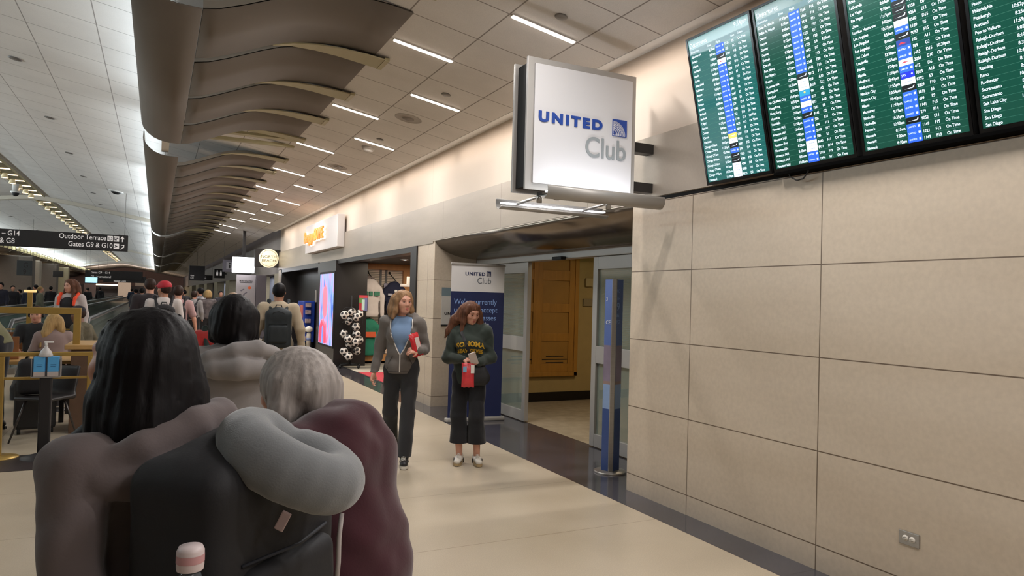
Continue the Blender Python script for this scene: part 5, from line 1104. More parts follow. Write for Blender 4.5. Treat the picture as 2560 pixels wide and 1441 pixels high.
def hair_ops(style, hp, R, s, hw=1.0):
    RL = [list(r) for r in R]; E = lambda c, r, **k: s.ell(hp(c), r, R=RL, **k); C = lambda a, b, ra, rb=None, **k: s.cap(hp(a), hp(b), ra, rb, **k)
    if style == 'bald': return False
    E((0, -0.020, 0.036), (0.083, 0.102, 0.090), k=0.02)
    if style in ('short', 'short_male'):
        E((0, -0.048, 0.0), (0.072, 0.060, 0.066), k=0.03); s.ell(hp((0, 0.085, -0.040)), (0.10, 0.078, 0.085), R=RL, k=0.012, sub=True)
        for q in (-1, 1): s.ell(hp((q * 0.088, 0.008, -0.022)), (0.024, 0.036, 0.040), R=RL, k=0.008, sub=True)
        s.ell(hp((0, -0.06, -0.105)), (0.09, 0.07, 0.045), R=RL, k=0.01, sub=True)
    elif style == 'bob':                            # round full head of hair ending at the nape
        E((0, -0.035, 0.0), (0.104, 0.100, 0.112), k=0.03)
        for q in (-1, 1): C((q * 0.072, -0.010, 0.02), (q * 0.088, -0.012, -0.085), 0.042, 0.028, k=0.03)
        C((-0.05, -0.075, -0.06), (0.05, -0.075, -0.06), 0.045, k=0.04)
        s.ell(hp((0, 0.090, -0.04)), (0.063, 0.070, 0.090), R=RL, k=0.014, sub=True)
    elif style == 'shoulder':
        for q in (-1, 1):
            s.chain([hp((q * 0.050, 0.02, 0.085)), hp((q * 0.078, 0.015, 0.02)), hp((q * 0.088, 0.010, -0.08)), hp((q * 0.112, 0.01, -0.150))], [0.024, 0.022, 0.028, 0.020], k=0.025)
            s.chain([hp((q * 0.05, -0.06, 0.02)), hp((q * 0.07, -0.07, -0.08)), hp((q * 0.085, -0.06, -0.165))], [0.06, 0.055, 0.035], k=0.03)
        C((-0.06, -0.075, -0.03), (0.06, -0.075, -0.03), 0.05, k=0.03); C((-0.06, -0.075, -0.13), (0.06, -0.075, -0.13), 0.035, k=0.03)
        s.ell(hp((0.010, 0.114, -0.008)), (0.058, 0.074, 0.100), R=RL, k=0.010, sub=True); s.ell(hp((0.0, 0.05, -0.15)), (0.050, 0.07, 0.06), R=RL, k=0.012, sub=True)
    elif style == 'long':
        for q in (-1, 1):
            s.chain([hp((q * 0.050, 0.030, 0.085)), hp((q * 0.078, 0.025, 0.02)), hp((q * 0.086, 0.025, -0.09)), hp((q * 0.100, 0.045, -0.19)), hp((q * 0.095, 0.060, -0.27))], [0.022, 0.020, 0.026, 0.024, 0.010], k=0.022)
            s.chain([hp((q * 0.05, -0.06, 0.02)), hp((q * 0.07, -0.07, -0.1)), hp((q * 0.085, -0.075, -0.24))], [0.06, 0.055, 0.03], k=0.03)
        C((-0.06, -0.075, -0.03), (0.06, -0.075, -0.03), 0.05, k=0.03); C((-0.06, -0.085, -0.20), (0.06, -0.085, -0.20), 0.035, k=0.03)
        s.ell(hp((0.0, 0.112, -0.026)), (0.058, 0.074, 0.092), R=RL, k=0.010, sub=True); s.ell(hp((0.0, 0.06, -0.16)), (0.052, 0.07, 0.07), R=RL, k=0.012, sub=True)
    return True

def person(label, loc, rz, H=1.7, vox=0.012, male=False, skin=None, hair=('short', None), top=None, top_hem=0.90, sleeve=1.0, hood=None, pants=None, pants_end=0.085, flare=0.0,
           shoes=None, soles=None, arms=None, legs=None, head=(0, 0), lean=0.0, side=0.0, hand=((0.35), (0.35)), hdir=(None, None), cap=None, bulk=1.0, seated=False, headfwd=0.0, extra_hair=None, extra_top=None, eyes=False, fold=0.005, group=None, under=None, body_only_head=False, hands=True, loosehair=None, zbase=0.0):
    skin = skin or SKIN; sh = 0.185 if male else 0.165
    t = thing('person', label, 'person', (loc[0], loc[1], zbase), rz, group); sc = H / 1.7; t.scale = (sc, sc, sc)
    pel = Vector((0, 0, 0.93)); RL_ = Matrix.Rotation(math.radians(-lean), 3, 'X') @ Matrix.Rotation(math.radians(side), 3, 'Y')
    up = lambda p: pel + RL_ @ (Vector(p) - pel)
    hc = up((0, 0.015 + headfwd, 1.585 - headfwd * 0.35)); Rh = rotm(head[0], head[1], head[2] if len(head) > 2 else 0)
    hp = lambda v: hc + Rh @ Vector(v)
    shL, shR = up((-sh, -0.005, 1.385)), up((sh, -0.005, 1.385))
    if arms is None: arms = (((-sh - 0.055, -0.03, 1.11), (-sh - 0.06, 0.04, 0.865)), ((sh + 0.055, -0.03, 1.11), (sh + 0.06, 0.04, 0.865)))
    if legs is None: legs = (((-0.095, 0.05, 0.50), (-0.095, 0.12, 0.09)), ((0.095, 0.03, 0.49), (0.095, -0.14, 0.10)))
    hips = (Vector((-0.088, 0, 0.90)), Vector((0.088, 0, 0.90)))
    # body
    s = SDF(vox, 0.02); head_ops(s, hp, Rh, male)
    s.cap(up((0, -0.012, 1.40)), hp((0, -0.012, -0.06)), 0.058 if male else 0.048, 0.054 if male else 0.044, k=0.025)
    F = lambda f: (RL_ @ Vector((0, 1, 0)), f)
    s.cap(up((0, -0.01, 1.30)), up((0, 0, 1.08)), 0.125 * bulk, 0.105 * bulk, k=0.05, flat=F(1.4)); s.cap(shL, shR, 0.045, k=0.04); s.cap((-0.05, 0, 0.93), (0.05, 0, 0.93), 0.11, k=0.05, flat=((0, 1, 0), 1.3))
    for q, (el, wr) in enumerate(arms):
        el, wr = Vector(el), Vector(wr); s.chain([(shL, shR)[q], el, wr], [0.046, 0.036, 0.024], k=0.02)
        if hands:
            d, nn_ = hdir[q] if hdir[q] else ((wr - el), Vector((1 if q == 0 else -1, 0.25, 0)))
            hand_ops(s, wr, d, nn_, 1 if q == 0 else -1, hand[q] if isinstance(hand, tuple) else hand)
    for q, (kn, an) in enumerate(legs): s.chain([hips[q], kn, an], [0.072, 0.050, 0.034], k=0.03)
    s.build('body', skin, t)
    if eyes:
        b = MB(); [b.ball(hp((q * 0.031, 0.0765, 0.007)), 0.0105, 8, (1.1, 0.8, 0.48)) for q in (-1, 1)]; e_ = b.build('eyes', EYEW, t)
        b = MB(); [b.ball(hp((q * 0.031 + 0.001, 0.0826, 0.0065)), 0.0052, 6, (1, 0.6, 0.85)) for q in (-1, 1)]; b.build('iris', EYED, e_)
        b = MB(); [b.tube([hp((q * 0.020, 0.082, 0.0105)), hp((q * 0.031, 0.0875, 0.0135)), hp((q * 0.043, 0.079, 0.0095))], [0.0022, 0.0036, 0.0022], 6) for q in (-1, 1)]; b.build('eyelids', mat('lid_shade', '#7a4a3c', 0.6), t)
        b = MB(); [b.tube([hp((q * 0.017, 0.0865, 0.0335)), hp((q * 0.032, 0.086, 0.038)), hp((q * 0.047, 0.073, 0.032))], [0.002, 0.003, 0.0015], 6) for q in (-1, 1)]; b.build('eyebrows', mat('brow_brown', '#6a4a38', 0.8), t)
        b = MB(); b.tube([hp((-0.020, 0.084, -0.057)), hp((-0.007, 0.0895, -0.0545)), hp((0, 0.089, -0.056)), hp((0.007, 0.0895, -0.0545)), hp((0.020, 0.084, -0.057))], [0.002, 0.0045, 0.004, 0.0045, 0.002], 8)
        b.tube([hp((-0.018, 0.084, -0.0625)), hp((0, 0.0885, -0.068)), hp((0.018, 0.084, -0.0625))], [0.002, 0.0055, 0.002], 8); b.build('lips', LIP, t)
    hs = SDF(vox * 0.9, 0.02)
    if hair[0] != 'bald' and hair_ops(hair[0], hp, Rh, hs):
        if loosehair: loosehair(hs, hp)
        hs.strand(tuple(hp((0, -0.01, 0))), 0.0022 if vox < 0.01 else 0.0012).build('hair', hair[1], t)
    if cap:
        b = SDF(vox * 0.9, 0.01); RLh = [list(r) for r in Rh]; b.ell(hp((0, -0.012, 0.055)), (0.094, 0.112, 0.085), R=RLh); b.cap(hp((-0.035, 0.10, 0.052)), hp((0.035, 0.10, 0.052)), 0.055, flat=(Rh @ Vector((0, 0, 1)), 6)); b.ell(hp((0, -0.02, -0.045)), (0.12, 0.13, 0.075), R=RLh, k=0.004, sub=True); b.build('cap', cap, t)
    # top
    g = 0.0
    if top:
        s = SDF(vox, 0.03); B = bulk
        s.cap(up((0, -0.012, 1.31)), up((0, 0, 1.10)), 0.158 * B, 0.140 * B, k=0.05, flat=F(1.38)); hem_r = (0.158 if not male else 0.152) * B
        if top_hem < 1.08: s.cap(up((0, 0, 1.10)), up((0, 0.0, max(top_hem + 0.10, 0.95))), 0.142 * B, hem_r, k=0.05, flat=F(1.25)); s.cap(up((0, 0, max(top_hem + 0.10, 0.95))), up((0, 0, top_hem)), hem_r, hem_r, k=0.04, flat=F(1.25))
        s.cap(shL + Vector((0.02, 0, -0.012)), shR + Vector((-0.02, 0, -0.012)), 0.060 * B, k=0.05); s.cap(up((0, -0.02, 1.38)), up((0, -0.015, 1.43 if hood else 1.412)), 0.085, 0.066 if hood else 0.058, k=0.04)
        for q, (el, wr) in enumerate(arms):
            el, wr = Vector(el), Vector(wr); e1 = el; w1 = wr
            if sleeve < 0.6: w1 = None; e1 = (shL, shR)[q].lerp(el, min(1, sleeve * 1.7))
            elif sleeve < 1: w1 = el.lerp(wr, (sleeve - 0.5) * 2)
            s.cap((shL, shR)[q], e1, 0.066 * B, 0.056 * B, k=0.04)
            if w1 is not None: s.cap(e1, w1, 0.056 * B, 0.040 * B, k=0.025)
        if not male: s.ell(up((-0.06, 0.07, 1.26)), (0.075, 0.055, 0.075), k=0.07); s.ell(up((0.06, 0.07, 1.26)), (0.075, 0.055, 0.075), k=0.07)
        if hood:
            s.chain([up((-0.12, 0.055, 1.385)), up((-0.115, -0.03, 1.44)), up((-0.06, -0.095, 1.455)), up((0.06, -0.095, 1.455)), up((0.115, -0.03, 1.44)), up((0.12, 0.055, 1.385))], [0.022, 0.035, 0.045, 0.045, 0.035, 0.022], k=0.02)
            s.chain([up((-0.10, -0.09, 1.43)), up((0, -0.15, 1.36)), up((0.10, -0.09, 1.43))], [0.035, 0.05, 0.035], k=0.03)
        if extra_top: extra_top(s, up)
        s.cut(up((0, 0, top_hem)) if not seated else (0, 0, 0.40), RL_ @ Vector((0, 0, -1)))
        s.folds(fold, 24, int(abs(loc[0] * 100)) + 3); o = s.build('top', top, t); g = o
        if under: under(t, up, o)
    if pants:
        s = SDF(vox, 0.03); s.cap((-0.055, 0, 0.93), (0.055, 0, 0.93), 0.128 * bulk, k=0.04, flat=((0, 1, 0), 1.22)); s.cap((0, 0, 0.98), (0, 0, 1.0), 0.14, k=0.04, flat=((0, 1, 0), 1.3))
        for q, (kn, an) in enumerate(legs):
            kn, an = Vector(kn), Vector(an); end = kn.lerp(an, (kn.z - pants_end) / max(0.05, kn.z - an.z)) if not seated else an
            s.cap(hips[q], kn, 0.090 * bulk, 0.066 + flare * 0.3, k=0.03); s.cap(kn, end, 0.066 + flare * 0.3, 0.052 + flare, k=0.02)
            if not seated: s.cut(end, (end - kn)) if q == 99 else None
        if not seated: s.cut((0, 0, pants_end), (0, 0, -1))
        s.folds(fold * 0.9, 22, 11).build('trousers', pants, t)
    if shoes:
        for q, (kn, an) in enumerate(legs):
            an = Vector(an); lift = max(0.0, an.z - 0.09); kn = Vector(kn)
            yaw = (-8, 8)[q] if len(legs[q]) < 3 else 0
            pitch = min(0.6, lift * 3) if an.y < -0.05 else -0.0
            M = Matrix.Translation((an.x, an.y, an.z - 0.085)) @ Matrix.Rotation(math.radians(-yaw), 4, 'Z') @ Matrix.Rotation(-pitch if an.y < -0.05 else 0, 4, 'X')
            if pitch: M = Matrix.Translation((an.x, an.y + 0.0, an.z - 0.085 + 0.02)) @ Matrix.Rotation(math.radians(-yaw), 4, 'Z') @ Matrix.Rotation(-pitch, 4, 'X')
            P = lambda v: M @ Vector(v)
            fs = SDF(min(vox, 0.008), 0.02); fs.chain([P((0, -0.045, 0.055)), P((0, 0.06, 0.05)), P((0, 0.145, 0.042))], [0.040, 0.040, 0.036], flat=(M.to_3x3() @ Vector((0, 0, 1)), 1.25)); fs.cap(P((0, -0.03, 0.07)), P((0, -0.015, 0.10)), 0.038, 0.034, k=0.02)
            fs.cut(P((0, 0, 0.018)), M.to_3x3() @ Vector((0, 0, -1))); fo = fs.build('shoe', shoes, t)
            ou = [(-0.034, -0.07), (-0.02, -0.088), (0.02, -0.088), (0.034, -0.07), (0.036, 0.0), (0.043, 0.08), (0.040, 0.14), (0.022, 0.178), (-0.015, 0.180), (-0.037, 0.145), (-0.042, 0.08), (-0.036, 0.0)]
            MB().prism(ou, 0.0, 0.026, 'z', M).build('sole', soles or M_BLACK, fo)
    return t, hp, up, g

def backpack(label, owner, m, w=0.30, h=0.46, d=0.17, z=1.02, back=-0.165, straps=True, vox=0.012, lean=0.0, strapm=None, sw=0.12, x=0.0, name='backpack', handle=True):
    t = thing(name, label, 'backpack', tuple(owner.location), owner.rotation_euler[2]); t.scale = owner.scale
    yb = back; R3 = Matrix.Translation((x, yb, z)) @ Matrix.Rotation(math.radians(-lean), 4, 'X'); P = lambda v: R3 @ Vector(v)
    hh = h / 2 - 0.06; RR = [list(r) for r in R3.to_3x3()]
    s = SDF(vox, 0.03); s.rbox(P((0, -d / 2, -0.02)), (w / 2 - 0.055, d / 2 - 0.055, h / 2 - 0.08), 0.055, RR); s.ell(P((0, -d / 2, h / 2 - 0.10)), (w / 2 - 0.02, d / 2, 0.10), R=RR, k=0.04)
    s.folds(0.004, 26, 9).build('main_body', m, t)
    s = SDF(vox, 0.02); s.rbox(P((0, -d + 0.005, -h * 0.14)), (w * 0.36 - 0.03, 0.012, h * 0.22 - 0.03), 0.028, RR); s.folds(0.003, 30, 4).build('front_pocket', m, t)
    b = MB(); b.tube([P((-w * 0.34, -d - 0.004, h * 0.10)), P((0, -d - 0.034, h * 0.105)), P((w * 0.34, -d - 0.004, h * 0.10))], 0.004, 6); b.build('pocket_zip', strapm or M_BLACK, t)
    b = MB(); b.tube([P((-w * 0.3, -d + 0.015, hh * 0.5)), P((-w * 0.2, -d - 0.01, hh * 0.95)), P((0, -d - 0.012, hh * 1.05)), P((w * 0.2, -d - 0.01, hh * 0.95)), P((w * 0.3, -d + 0.015, hh * 0.5))], 0.004, 6); b.build('zipper', strapm or M_BLACK, t)
    if handle: b = MB(); b.tube([P((-0.04, -0.01, hh + 0.05)), P((-0.03, -0.012, hh + 0.085)), P((0.03, -0.012, hh + 0.085)), P((0.04, -0.01, hh + 0.05))], 0.008, 8); b.build('grab_handle', strapm or M_BLACK, t)
    if straps:
        for q in (-1, 1):
            s = SDF(vox * 0.8, 0.01); s.chain([P((q * sw * 0.7, 0.01, h / 2 - 0.06)), (x + q * sw, 0.0 + (yb + 0.165), 1.475), (x + q * (sw + 0.01), 0.095 + (yb + 0.165), 1.40), (x + q * (sw + 0.03), 0.125 + (yb + 0.165), 1.25), (x + q * (sw + 0.045), 0.08 + (yb + 0.165), 1.08), P((q * (w / 2 - 0.03), 0.02, -h / 2 + 0.08))], [0.024, 0.026, 0.026, 0.024, 0.014, 0.012], k=0.01, flat=((0, 1, 0), 1.3)); s.build('strap', strapm or m, t)
    return t
def gnd(px, d, y=700): p = atD(px, y, d); return (p.x, p.y)
def zat(py, px, d): return atD(px, py, d).z
# ------------------------------------------------------------------ the two women walking toward the camera
def front_y(o, x, z, back=False):
    me = o.data; key = o.name
    if key not in _bv: _bv[key] = BVHTree.FromPolygons([v.co.copy() for v in me.vertices], [list(p.vertices) for p in me.polygons])
    r = _bv[key].ray_cast(Vector((x, 1.0 if not back else -1.0, z)), Vector((0, -1 if not back else 1, 0)))
    return r[0].y if r[0] else None
_bv = {}
def strip_on(o, pts, wid, m, parent, name, off=0.003, th=0.002):
    """narrow band laid on the front of a garment along (x, z) points"""
    b = MB(); up_, n = [], len(pts)
    P = []
    for i in range(n):
        a = Vector(pts[max(0, i - 1)]); c = Vector(pts[min(n - 1, i + 1)]); dd = (c - a).normalized(); nn = Vector((-dd.y, dd.x)) * wid / 2
        for q in (-1, 1):
            x, z = pts[i][0] + nn.x * q, pts[i][1] + nn.y * q; y = front_y(o, x, z)
            if y is None: y = P[-1][1] - off if P else 0.1
            P.append((x, y + off, z))
    V = P + [(x, y - th - 0.004, z) for x, y, z in P]; k = len(P); F = []
    for i in range(n - 1):
        a, b_, c, d = 2 * i, 2 * i + 1, 2 * i + 3, 2 * i + 2; F += [(a, b_, c, d), (k + a, k + d, k + c, k + b_), (a, d, k + d, k + a), (b_, k + b_, k + c, c)]
    b.add(V, F); return b.build(name, m, parent)
def text_on(o, body, size, x, z, m, parent, sx=1.0, arch=0.0, bold=0.002, space=1.0, name='lettering'):
    c = bpy.data.curves.new(name, 'FONT'); c.body = body; c.size = size; c.align_x = 'CENTER'; c.offset = bold; c.extrude = 0.0; c.resolution_u = 2; c.space_character = space
    tmp = bpy.data.objects.new('t', c); COL.objects.link(tmp); me = bpy.data.meshes.new_from_object(tmp.evaluated_get(bpy.context.evaluated_depsgraph_get())); bpy.data.objects.remove(tmp); me.materials.clear(); me.materials.append(m)
    for v in me.vertices:
        lx = -v.co.x * sx; lz = v.co.y - arch * (lx * lx); y = front_y(o, x + lx, z + lz); v.co = (x + lx, (y if y is not None else 0.1) + 0.003, z + lz)
    q = bpy.data.objects.new(name, me); COL.objects.link(q); q.parent = parent; return q

# woman in the grey zip hoodie
M_GH = cloth('hoodie_charcoal', '#5f5853'); M_TEE = cloth('tee_blue', '#6d86a6', 0.04); M_DP = cloth('trousers_black', '#1f1e20', 0.05); M_ZIP = mat('zip_white', '#cfc9c2', 0.6)
def tee(t, up, o):
    s = SDF(0.009, 0.03); s.cap(up((0, -0.012, 1.31)), up((0, 0, 1.08)), 0.146, 0.130, k=0.05, flat=((0, 1, 0), 1.36)); s.ell(up((-0.058, 0.062, 1.26)), (0.07, 0.05, 0.07), k=0.07); s.ell(up((0.058, 0.062, 1.26)), (0.07, 0.05, 0.07), k=0.07)
    s.cap(up((-0.10, -0.0, 1.385)), up((0.10, 0.0, 1.385)), 0.052, k=0.04); s.cap(up((0, -0.012, 1.375)), up((0, -0.012, 1.395)), 0.074, 0.060, k=0.02); s.folds(0.003, 22, 4).build('tshirt', M_TEE, t)
VW = [(1.075, 0.0), (1.13, 0.030), (1.20, 0.062), (1.28, 0.090), (1.36, 0.102), (1.44, 0.098), (1.60, 0.10)]
def vcut(s, up):
    zs = [a for a, b in VW]; ws = [b for a, b in VW]
    s.fns.append(lambda X, Y, Z: np.maximum(np.abs(X) - np.interp(Z, zs, ws, left=-0.05), 0.025 - Y))
px, py = (2.24, 6.62)
armsW1 = (((-0.225, -0.03, 1.125), (-0.185, 0.20, 1.125)), ((0.225, -0.05, 1.125), (0.265, 0.03, 0.885)))
legsW1 = (((-0.085, 0.06, 0.50), (-0.075, 0.16, 0.092)), ((0.10, -0.01, 0.49), (0.115, -0.20, 0.16)))
wfx = atD(1010, 700, 6.95)
t, hp, up, topo = person('woman with shoulder-length sandy hair in an open grey zip hoodie over a blue T-shirt', (wfx.x, wfx.y), math.radians(180 - 26), H=1.665, vox=0.0072, hair=('shoulder', H_SANDY), top=M_GH, top_hem=0.885, pants=M_DP, pants_end=0.09, flare=0.012,
    shoes=mat('sneaker_black', '#201f21', 0.5), soles=mat('sole_offwhite', '#cfc8bc', 0.5), arms=armsW1, legs=legsW1, head=(36, 2), bulk=0.93, hand=(0.55, 0.35), hdir=(((0.75, 0.65, 0.03), (0.3, -0.5, -0.6)), None), eyes=True, extra_top=vcut, under=tee, hood=True, fold=0.008)
woman1 = t
L_ = [(-0.105, 1.42), (-0.108, 1.36), (-0.097, 1.28), (-0.069, 1.20), (-0.037, 1.13), (-0.006, 1.075)]; R_ = [(-x, z) for x, z in L_]
for sg, pts_ in ((-1, L_), (1, R_)):
    b = MB(); b.tube([(x, (front_y(topo, x + sg * 0.014, z) or 0.1) + 0.001, z) for x, z in [(pts_[k][0] + (pts_[k + 1][0] - pts_[k][0]) * f, pts_[k][1] + (pts_[k + 1][1] - pts_[k][1]) * f) for k in range(5) for f in (0, 0.5)] + [pts_[5]]], 0.0055, 6); b.build('zip_tape', M_ZIP, t)
strip_on(topo, [(0.0, 1.08 - 0.02 * i) for i in range(10)], 0.010, M_ZIP, t, 'zipper', 0.004)
strip_on(topo, [(-0.155 + 0.31 * i / 12, 0.905) for i in range(13)], 0.004, mat('seam_dark', '#3c3835', 0.9), t, 'hem_seam')
for q in (-1, 1): strip_on(topo, [(q * 0.125, 0.93), (q * 0.115, 0.99), (q * 0.075, 1.06)], 0.004, MATS['seam_dark'], t, 'pocket_seam')
for o in [c for c in t.children if c.name.startswith('shoe')]:
    vs = [v.co for v in o.data.vertices]; cx_ = sum(v.x for v in vs) / len(vs); ym = max(v.y for v in vs); zt = max(v.z for v in vs); b = MB()
    for k in range(5): z_ = zt - 0.030 - 0.008 * k; y_ = ym - 0.125 + 0.018 * k; b.tube([(cx_ - 0.022, y_, z_ - 0.004), (cx_, y_ + 0.008, z_ + 0.004), (cx_ + 0.022, y_, z_ - 0.004)], 0.0035, 6)
    b.build('laces', mat('lace_white', '#d8d4cc', 0.7), o)
def snack(label, loc, rot, w, h, m, marks=()):
    t = thing('snack_bag', label, 'snack bag', loc, rot=rot); n = 10; b = MB(); b.smooth = True; V = []; F = []
    for sgn in (1, -1):
        for j in range(n + 1):
            for i in range(n + 1):
                u = i / n * 2 - 1; v = j / n * 2 - 1; bul = (1 - u ** 4) * (1 - v ** 4); V.append((u * w / 2 * (1 - 0.06 * (1 - v * v)), sgn * 0.026 * bul, v * h / 2 + 0.004 * math.sin(u * 9) * abs(v)))
        o_ = 0 if sgn == 1 else (n + 1) ** 2
        for j in range(n):
            for i in range(n): a = o_ + j * (n + 1) + i; F.append((a, a + 1, a + n + 2, a + n + 1))
    b.add(V, F); body = b.build('bag_body', m, t)
    for k, (x0, x1, z0, z1, m2) in enumerate(marks):
        for sg in (1, -1): MB().bbox(x0, x1, sg * 0.027 - 0.0015, sg * 0.027 + 0.0015, z0, z1, 0.001).build('printed_patch', m2, body)
    return t
Mw = t.matrix_world if False else (Matrix.Translation(t.location) @ Matrix.Rotation(t.rotation_euler[2], 4, 'Z') @ Matrix.Diagonal((t.scale[0],) * 3 + (1,)))
wp = Mw @ Vector((-0.165, 0.215, 1.18)); RZ = t.rotation_euler[2]
snack('crinkled red snack bag with pale lettering held by the woman in the grey hoodie', wp, (math.radians(8), math.radians(14), RZ + 0.85), 0.12, 0.225, mat('foil_red', '#b8222a', 0.3, var=0.12, vscale=20, bump=0.6, bscale=40), [(-0.03, 0.02, -0.05, 0.07, mat('foil_pale', '#c9b6b0', 0.35))])

# woman in the green sweatshirt reading her phone
M_GS = cloth('sweatshirt_green', '#232c25', 0.05); M_BT = cloth('trousers_deep_black', '#0e0d12', 0.05)
arms2 = (((-0.225, 0.01, 1.12), (-0.085, 0.215, 1.08)), ((0.230, -0.01, 1.11), (0.075, 0.205, 1.105)))
legs2 = (((-0.085, 0.10, 0.50), (-0.10, 0.045, 0.09)), ((0.105, 0.05, 0.50), (0.085, 0.02, 0.09)))
wf2 = atD(1180, 700, 7.0)
def wild(hs, hp):
    hs.chain([hp((0.07, -0.05, 0.0)), hp((0.14, -0.06, -0.10)), hp((0.20, -0.05, -0.22)), hp((0.235, -0.03, -0.29))], [0.05, 0.05, 0.032, 0.012], k=0.03)
    hs.chain([hp((-0.085, 0.03, 0.0)), hp((-0.115, 0.05, -0.14)), hp((-0.13, 0.08, -0.26)), hp((-0.10, 0.09, -0.32))], [0.035, 0.045, 0.035, 0.015], k=0.03)
t2, hp2, up2, top2 = person('woman with long chestnut hair in a dark green sweatshirt reading her phone', (wf2.x, wf2.y), math.radians(180 - 22), H=1.57, vox=0.0072, hair=('long', H_BRUN), top=M_GS, top_hem=0.84, pants=M_BT, pants_end=0.22, flare=0.038, bulk=0.98,
    shoes=mat('sneaker_white', '#cdc6bc', 0.5), soles=mat('gum_sole', '#9c8560', 0.6), arms=arms2, legs=legs2, head=(30, 20), hand=(0.7, 0.55), hdir=(((0.9, 0.25, 0.1), (0, 0.35, 0.9)), ((-0.9, 0.25, -0.0), (0, -0.3, -0.9))), eyes=True, hood=True, loosehair=wild, fold=0.009)
GOLD = mat('letter_gold', '#c79a24', 0.7)
text_on(top2, 'SONOMA', 0.070, 0.0, 1.245, GOLD, t2, sx=0.98, arch=1.3, bold=0.003)
text_on(top2, 'SEAWOLVES', 0.055, 0.0, 1.175, GOLD, t2, sx=0.86, arch=0.7, bold=0.003)
for o in [c for c in t2.children if c.name.startswith('shoe')]:
    vs = [v.co for v in o.data.vertices]; cx_ = sum(v.x for v in vs) / len(vs); xm = max(v.x for v in vs); xn = min(v.x for v in vs); ym = max(v.y for v in vs); zt = max(v.z for v in vs); b = MB()
    for sg, xe in ((1, xm), (-1, xn)):
        for k in range(3): b = MB(); y_ = ym - 0.13 + 0.022 * k; b.add([(xe - sg * 0.010 + sg * a, y_ + dy, z_) for a in (0.004, 0.012) for dy, z_ in ((0, 0.03), (0.010, 0.03), (0.028, 0.072), (0.018, 0.072))], [(0, 1, 2, 3), (4, 7, 6, 5), (0, 4, 5, 1), (1, 5, 6, 2), (2, 6, 7, 3), (3, 7, 4, 0)]); b.build('stripe', M_BLACK, o)
    b = MB()
    for k in range(4): z_ = zt - 0.034 - 0.008 * k; y_ = ym - 0.12 + 0.018 * k; b.tube([(cx_ - 0.018, y_, z_), (cx_, y_ + 0.006, z_ + 0.006), (cx_ + 0.018, y_, z_)], 0.0035, 6)
    b.build('laces', MATS['lace_white'], o)
RZ2 = t2.rotation_euler[2]; M2 = Matrix.Translation(t2.location) @ Matrix.Rotation(RZ2, 4, 'Z') @ Matrix.Diagonal((t2.scale[0],) * 3 + (1,))
p = M2 @ Vector((-0.03, 0.295, 1.125)); ph = thing('smartphone', 'dark phone in a pale case held in both hands by the woman in green', 'phone', p, rot=(math.radians(-35), math.radians(20), RZ2))
MB().bbox(-0.036, 0.036, -0.005, 0.005, -0.075, 0.075, 0.004).build('case', mat('phone_case', '#c8bdb8', 0.4), ph); MB().box(-0.033, 0.033, -0.0065, -0.005, -0.07, 0.07).build('display', mat('phone_glass', '#101014', 0.15), ph)
p = M2 @ Vector((0.02, 0.275, 0.955)); sb = snack('red and white snack bag hanging from the hand of the woman in green', p, (0, 0, RZ2 + 0.2), 0.125, 0.23, mat('foil_coral', '#c4343a', 0.35, var=0.15, vscale=18, bump=0.5, bscale=40), [(-0.055, -0.02, 0.02, 0.10, mat('foil_white', '#d8d2ca', 0.4)), (0.02, 0.055, 0.03, 0.085, mat('foil_sky', '#6fa0bd', 0.4))])
t = thing('crossbody_bag', 'black crossbody bag and strap worn over the green sweatshirt', 'bag', t2.location, RZ2); t.scale = t2.scale
SDF(0.009, 0.02).cap((-0.13, 0.17, 0.92), (-0.04, 0.185, 0.92), 0.085, flat=((0, 1, 0), 2.2)).cap((-0.12, 0.17, 0.99), (-0.05, 0.185, 0.99), 0.06, flat=((0, 1, 0), 1.8)).build('pouch', mat('bag_nylon', '#0d0c10', 0.6), t)
strip_on(top2, [(0.10 - 0.02 * i, 1.39 - 0.046 * i) for i in range(9)], 0.030, mat('strap_nylon', '#100f13', 0.6), t, 'strap', 0.006)

# ------------------------------------------------------------------ foreground walkers seen from behind
# A: long black hair, taupe hoodie, black backpack
M_TAUPE = cloth('hoodie_taupe', '#5c5150', 0.05)
ax_, ay_ = gnd(360, 1.47)
def longblack(hs, hp):
    hs.chain([hp((-0.03, -0.02, 0.04)), hp((-0.055, 0.0, -0.08)), hp((-0.085, 0.0, -0.24)), hp((-0.10, 0.02, -0.40))], [0.05, 0.048, 0.048, 0.02], k=0.04)
    hs.chain([hp((0.0, -0.06, 0.04)), hp((0.01, -0.095, -0.06)), hp((0.02, -0.14, -0.16)), hp((0.03, -0.205, -0.235))], [0.07, 0.065, 0.05, 0.012], k=0.04)
    hs.chain([hp((-0.03, -0.06, 0.0)), hp((-0.05, -0.08, -0.12)), hp((-0.06, -0.09, -0.24))], [0.08, 0.07, 0.05], k=0.04)
def bighood(s, up):
    s.chain([up((-0.165, -0.045, 1.375)), up((-0.10, -0.120, 1.415)), up((0.0, -0.150, 1.445)), up((0.10, -0.135, 1.455)), up((0.185, -0.075, 1.425))], [0.022, 0.034, 0.042, 0.040, 0.026], k=0.010); s.ell(up((0.0, -0.115, 1.385)), (0.13, 0.065, 0.06), k=0.02)
    s.chain([up((-0.16, -0.075, 1.365)), up((-0.08, -0.150, 1.365)), up((0.02, -0.18, 1.37)), up((0.13, -0.150, 1.365))], [0.030, 0.046, 0.052, 0.040], k=0.008)
armsA = (((-0.215, -0.07, 1.10), (-0.255, -0.02, 0.84)), ((0.24, 0.02, 1.12), (0.26, 0.15, 0.92)))
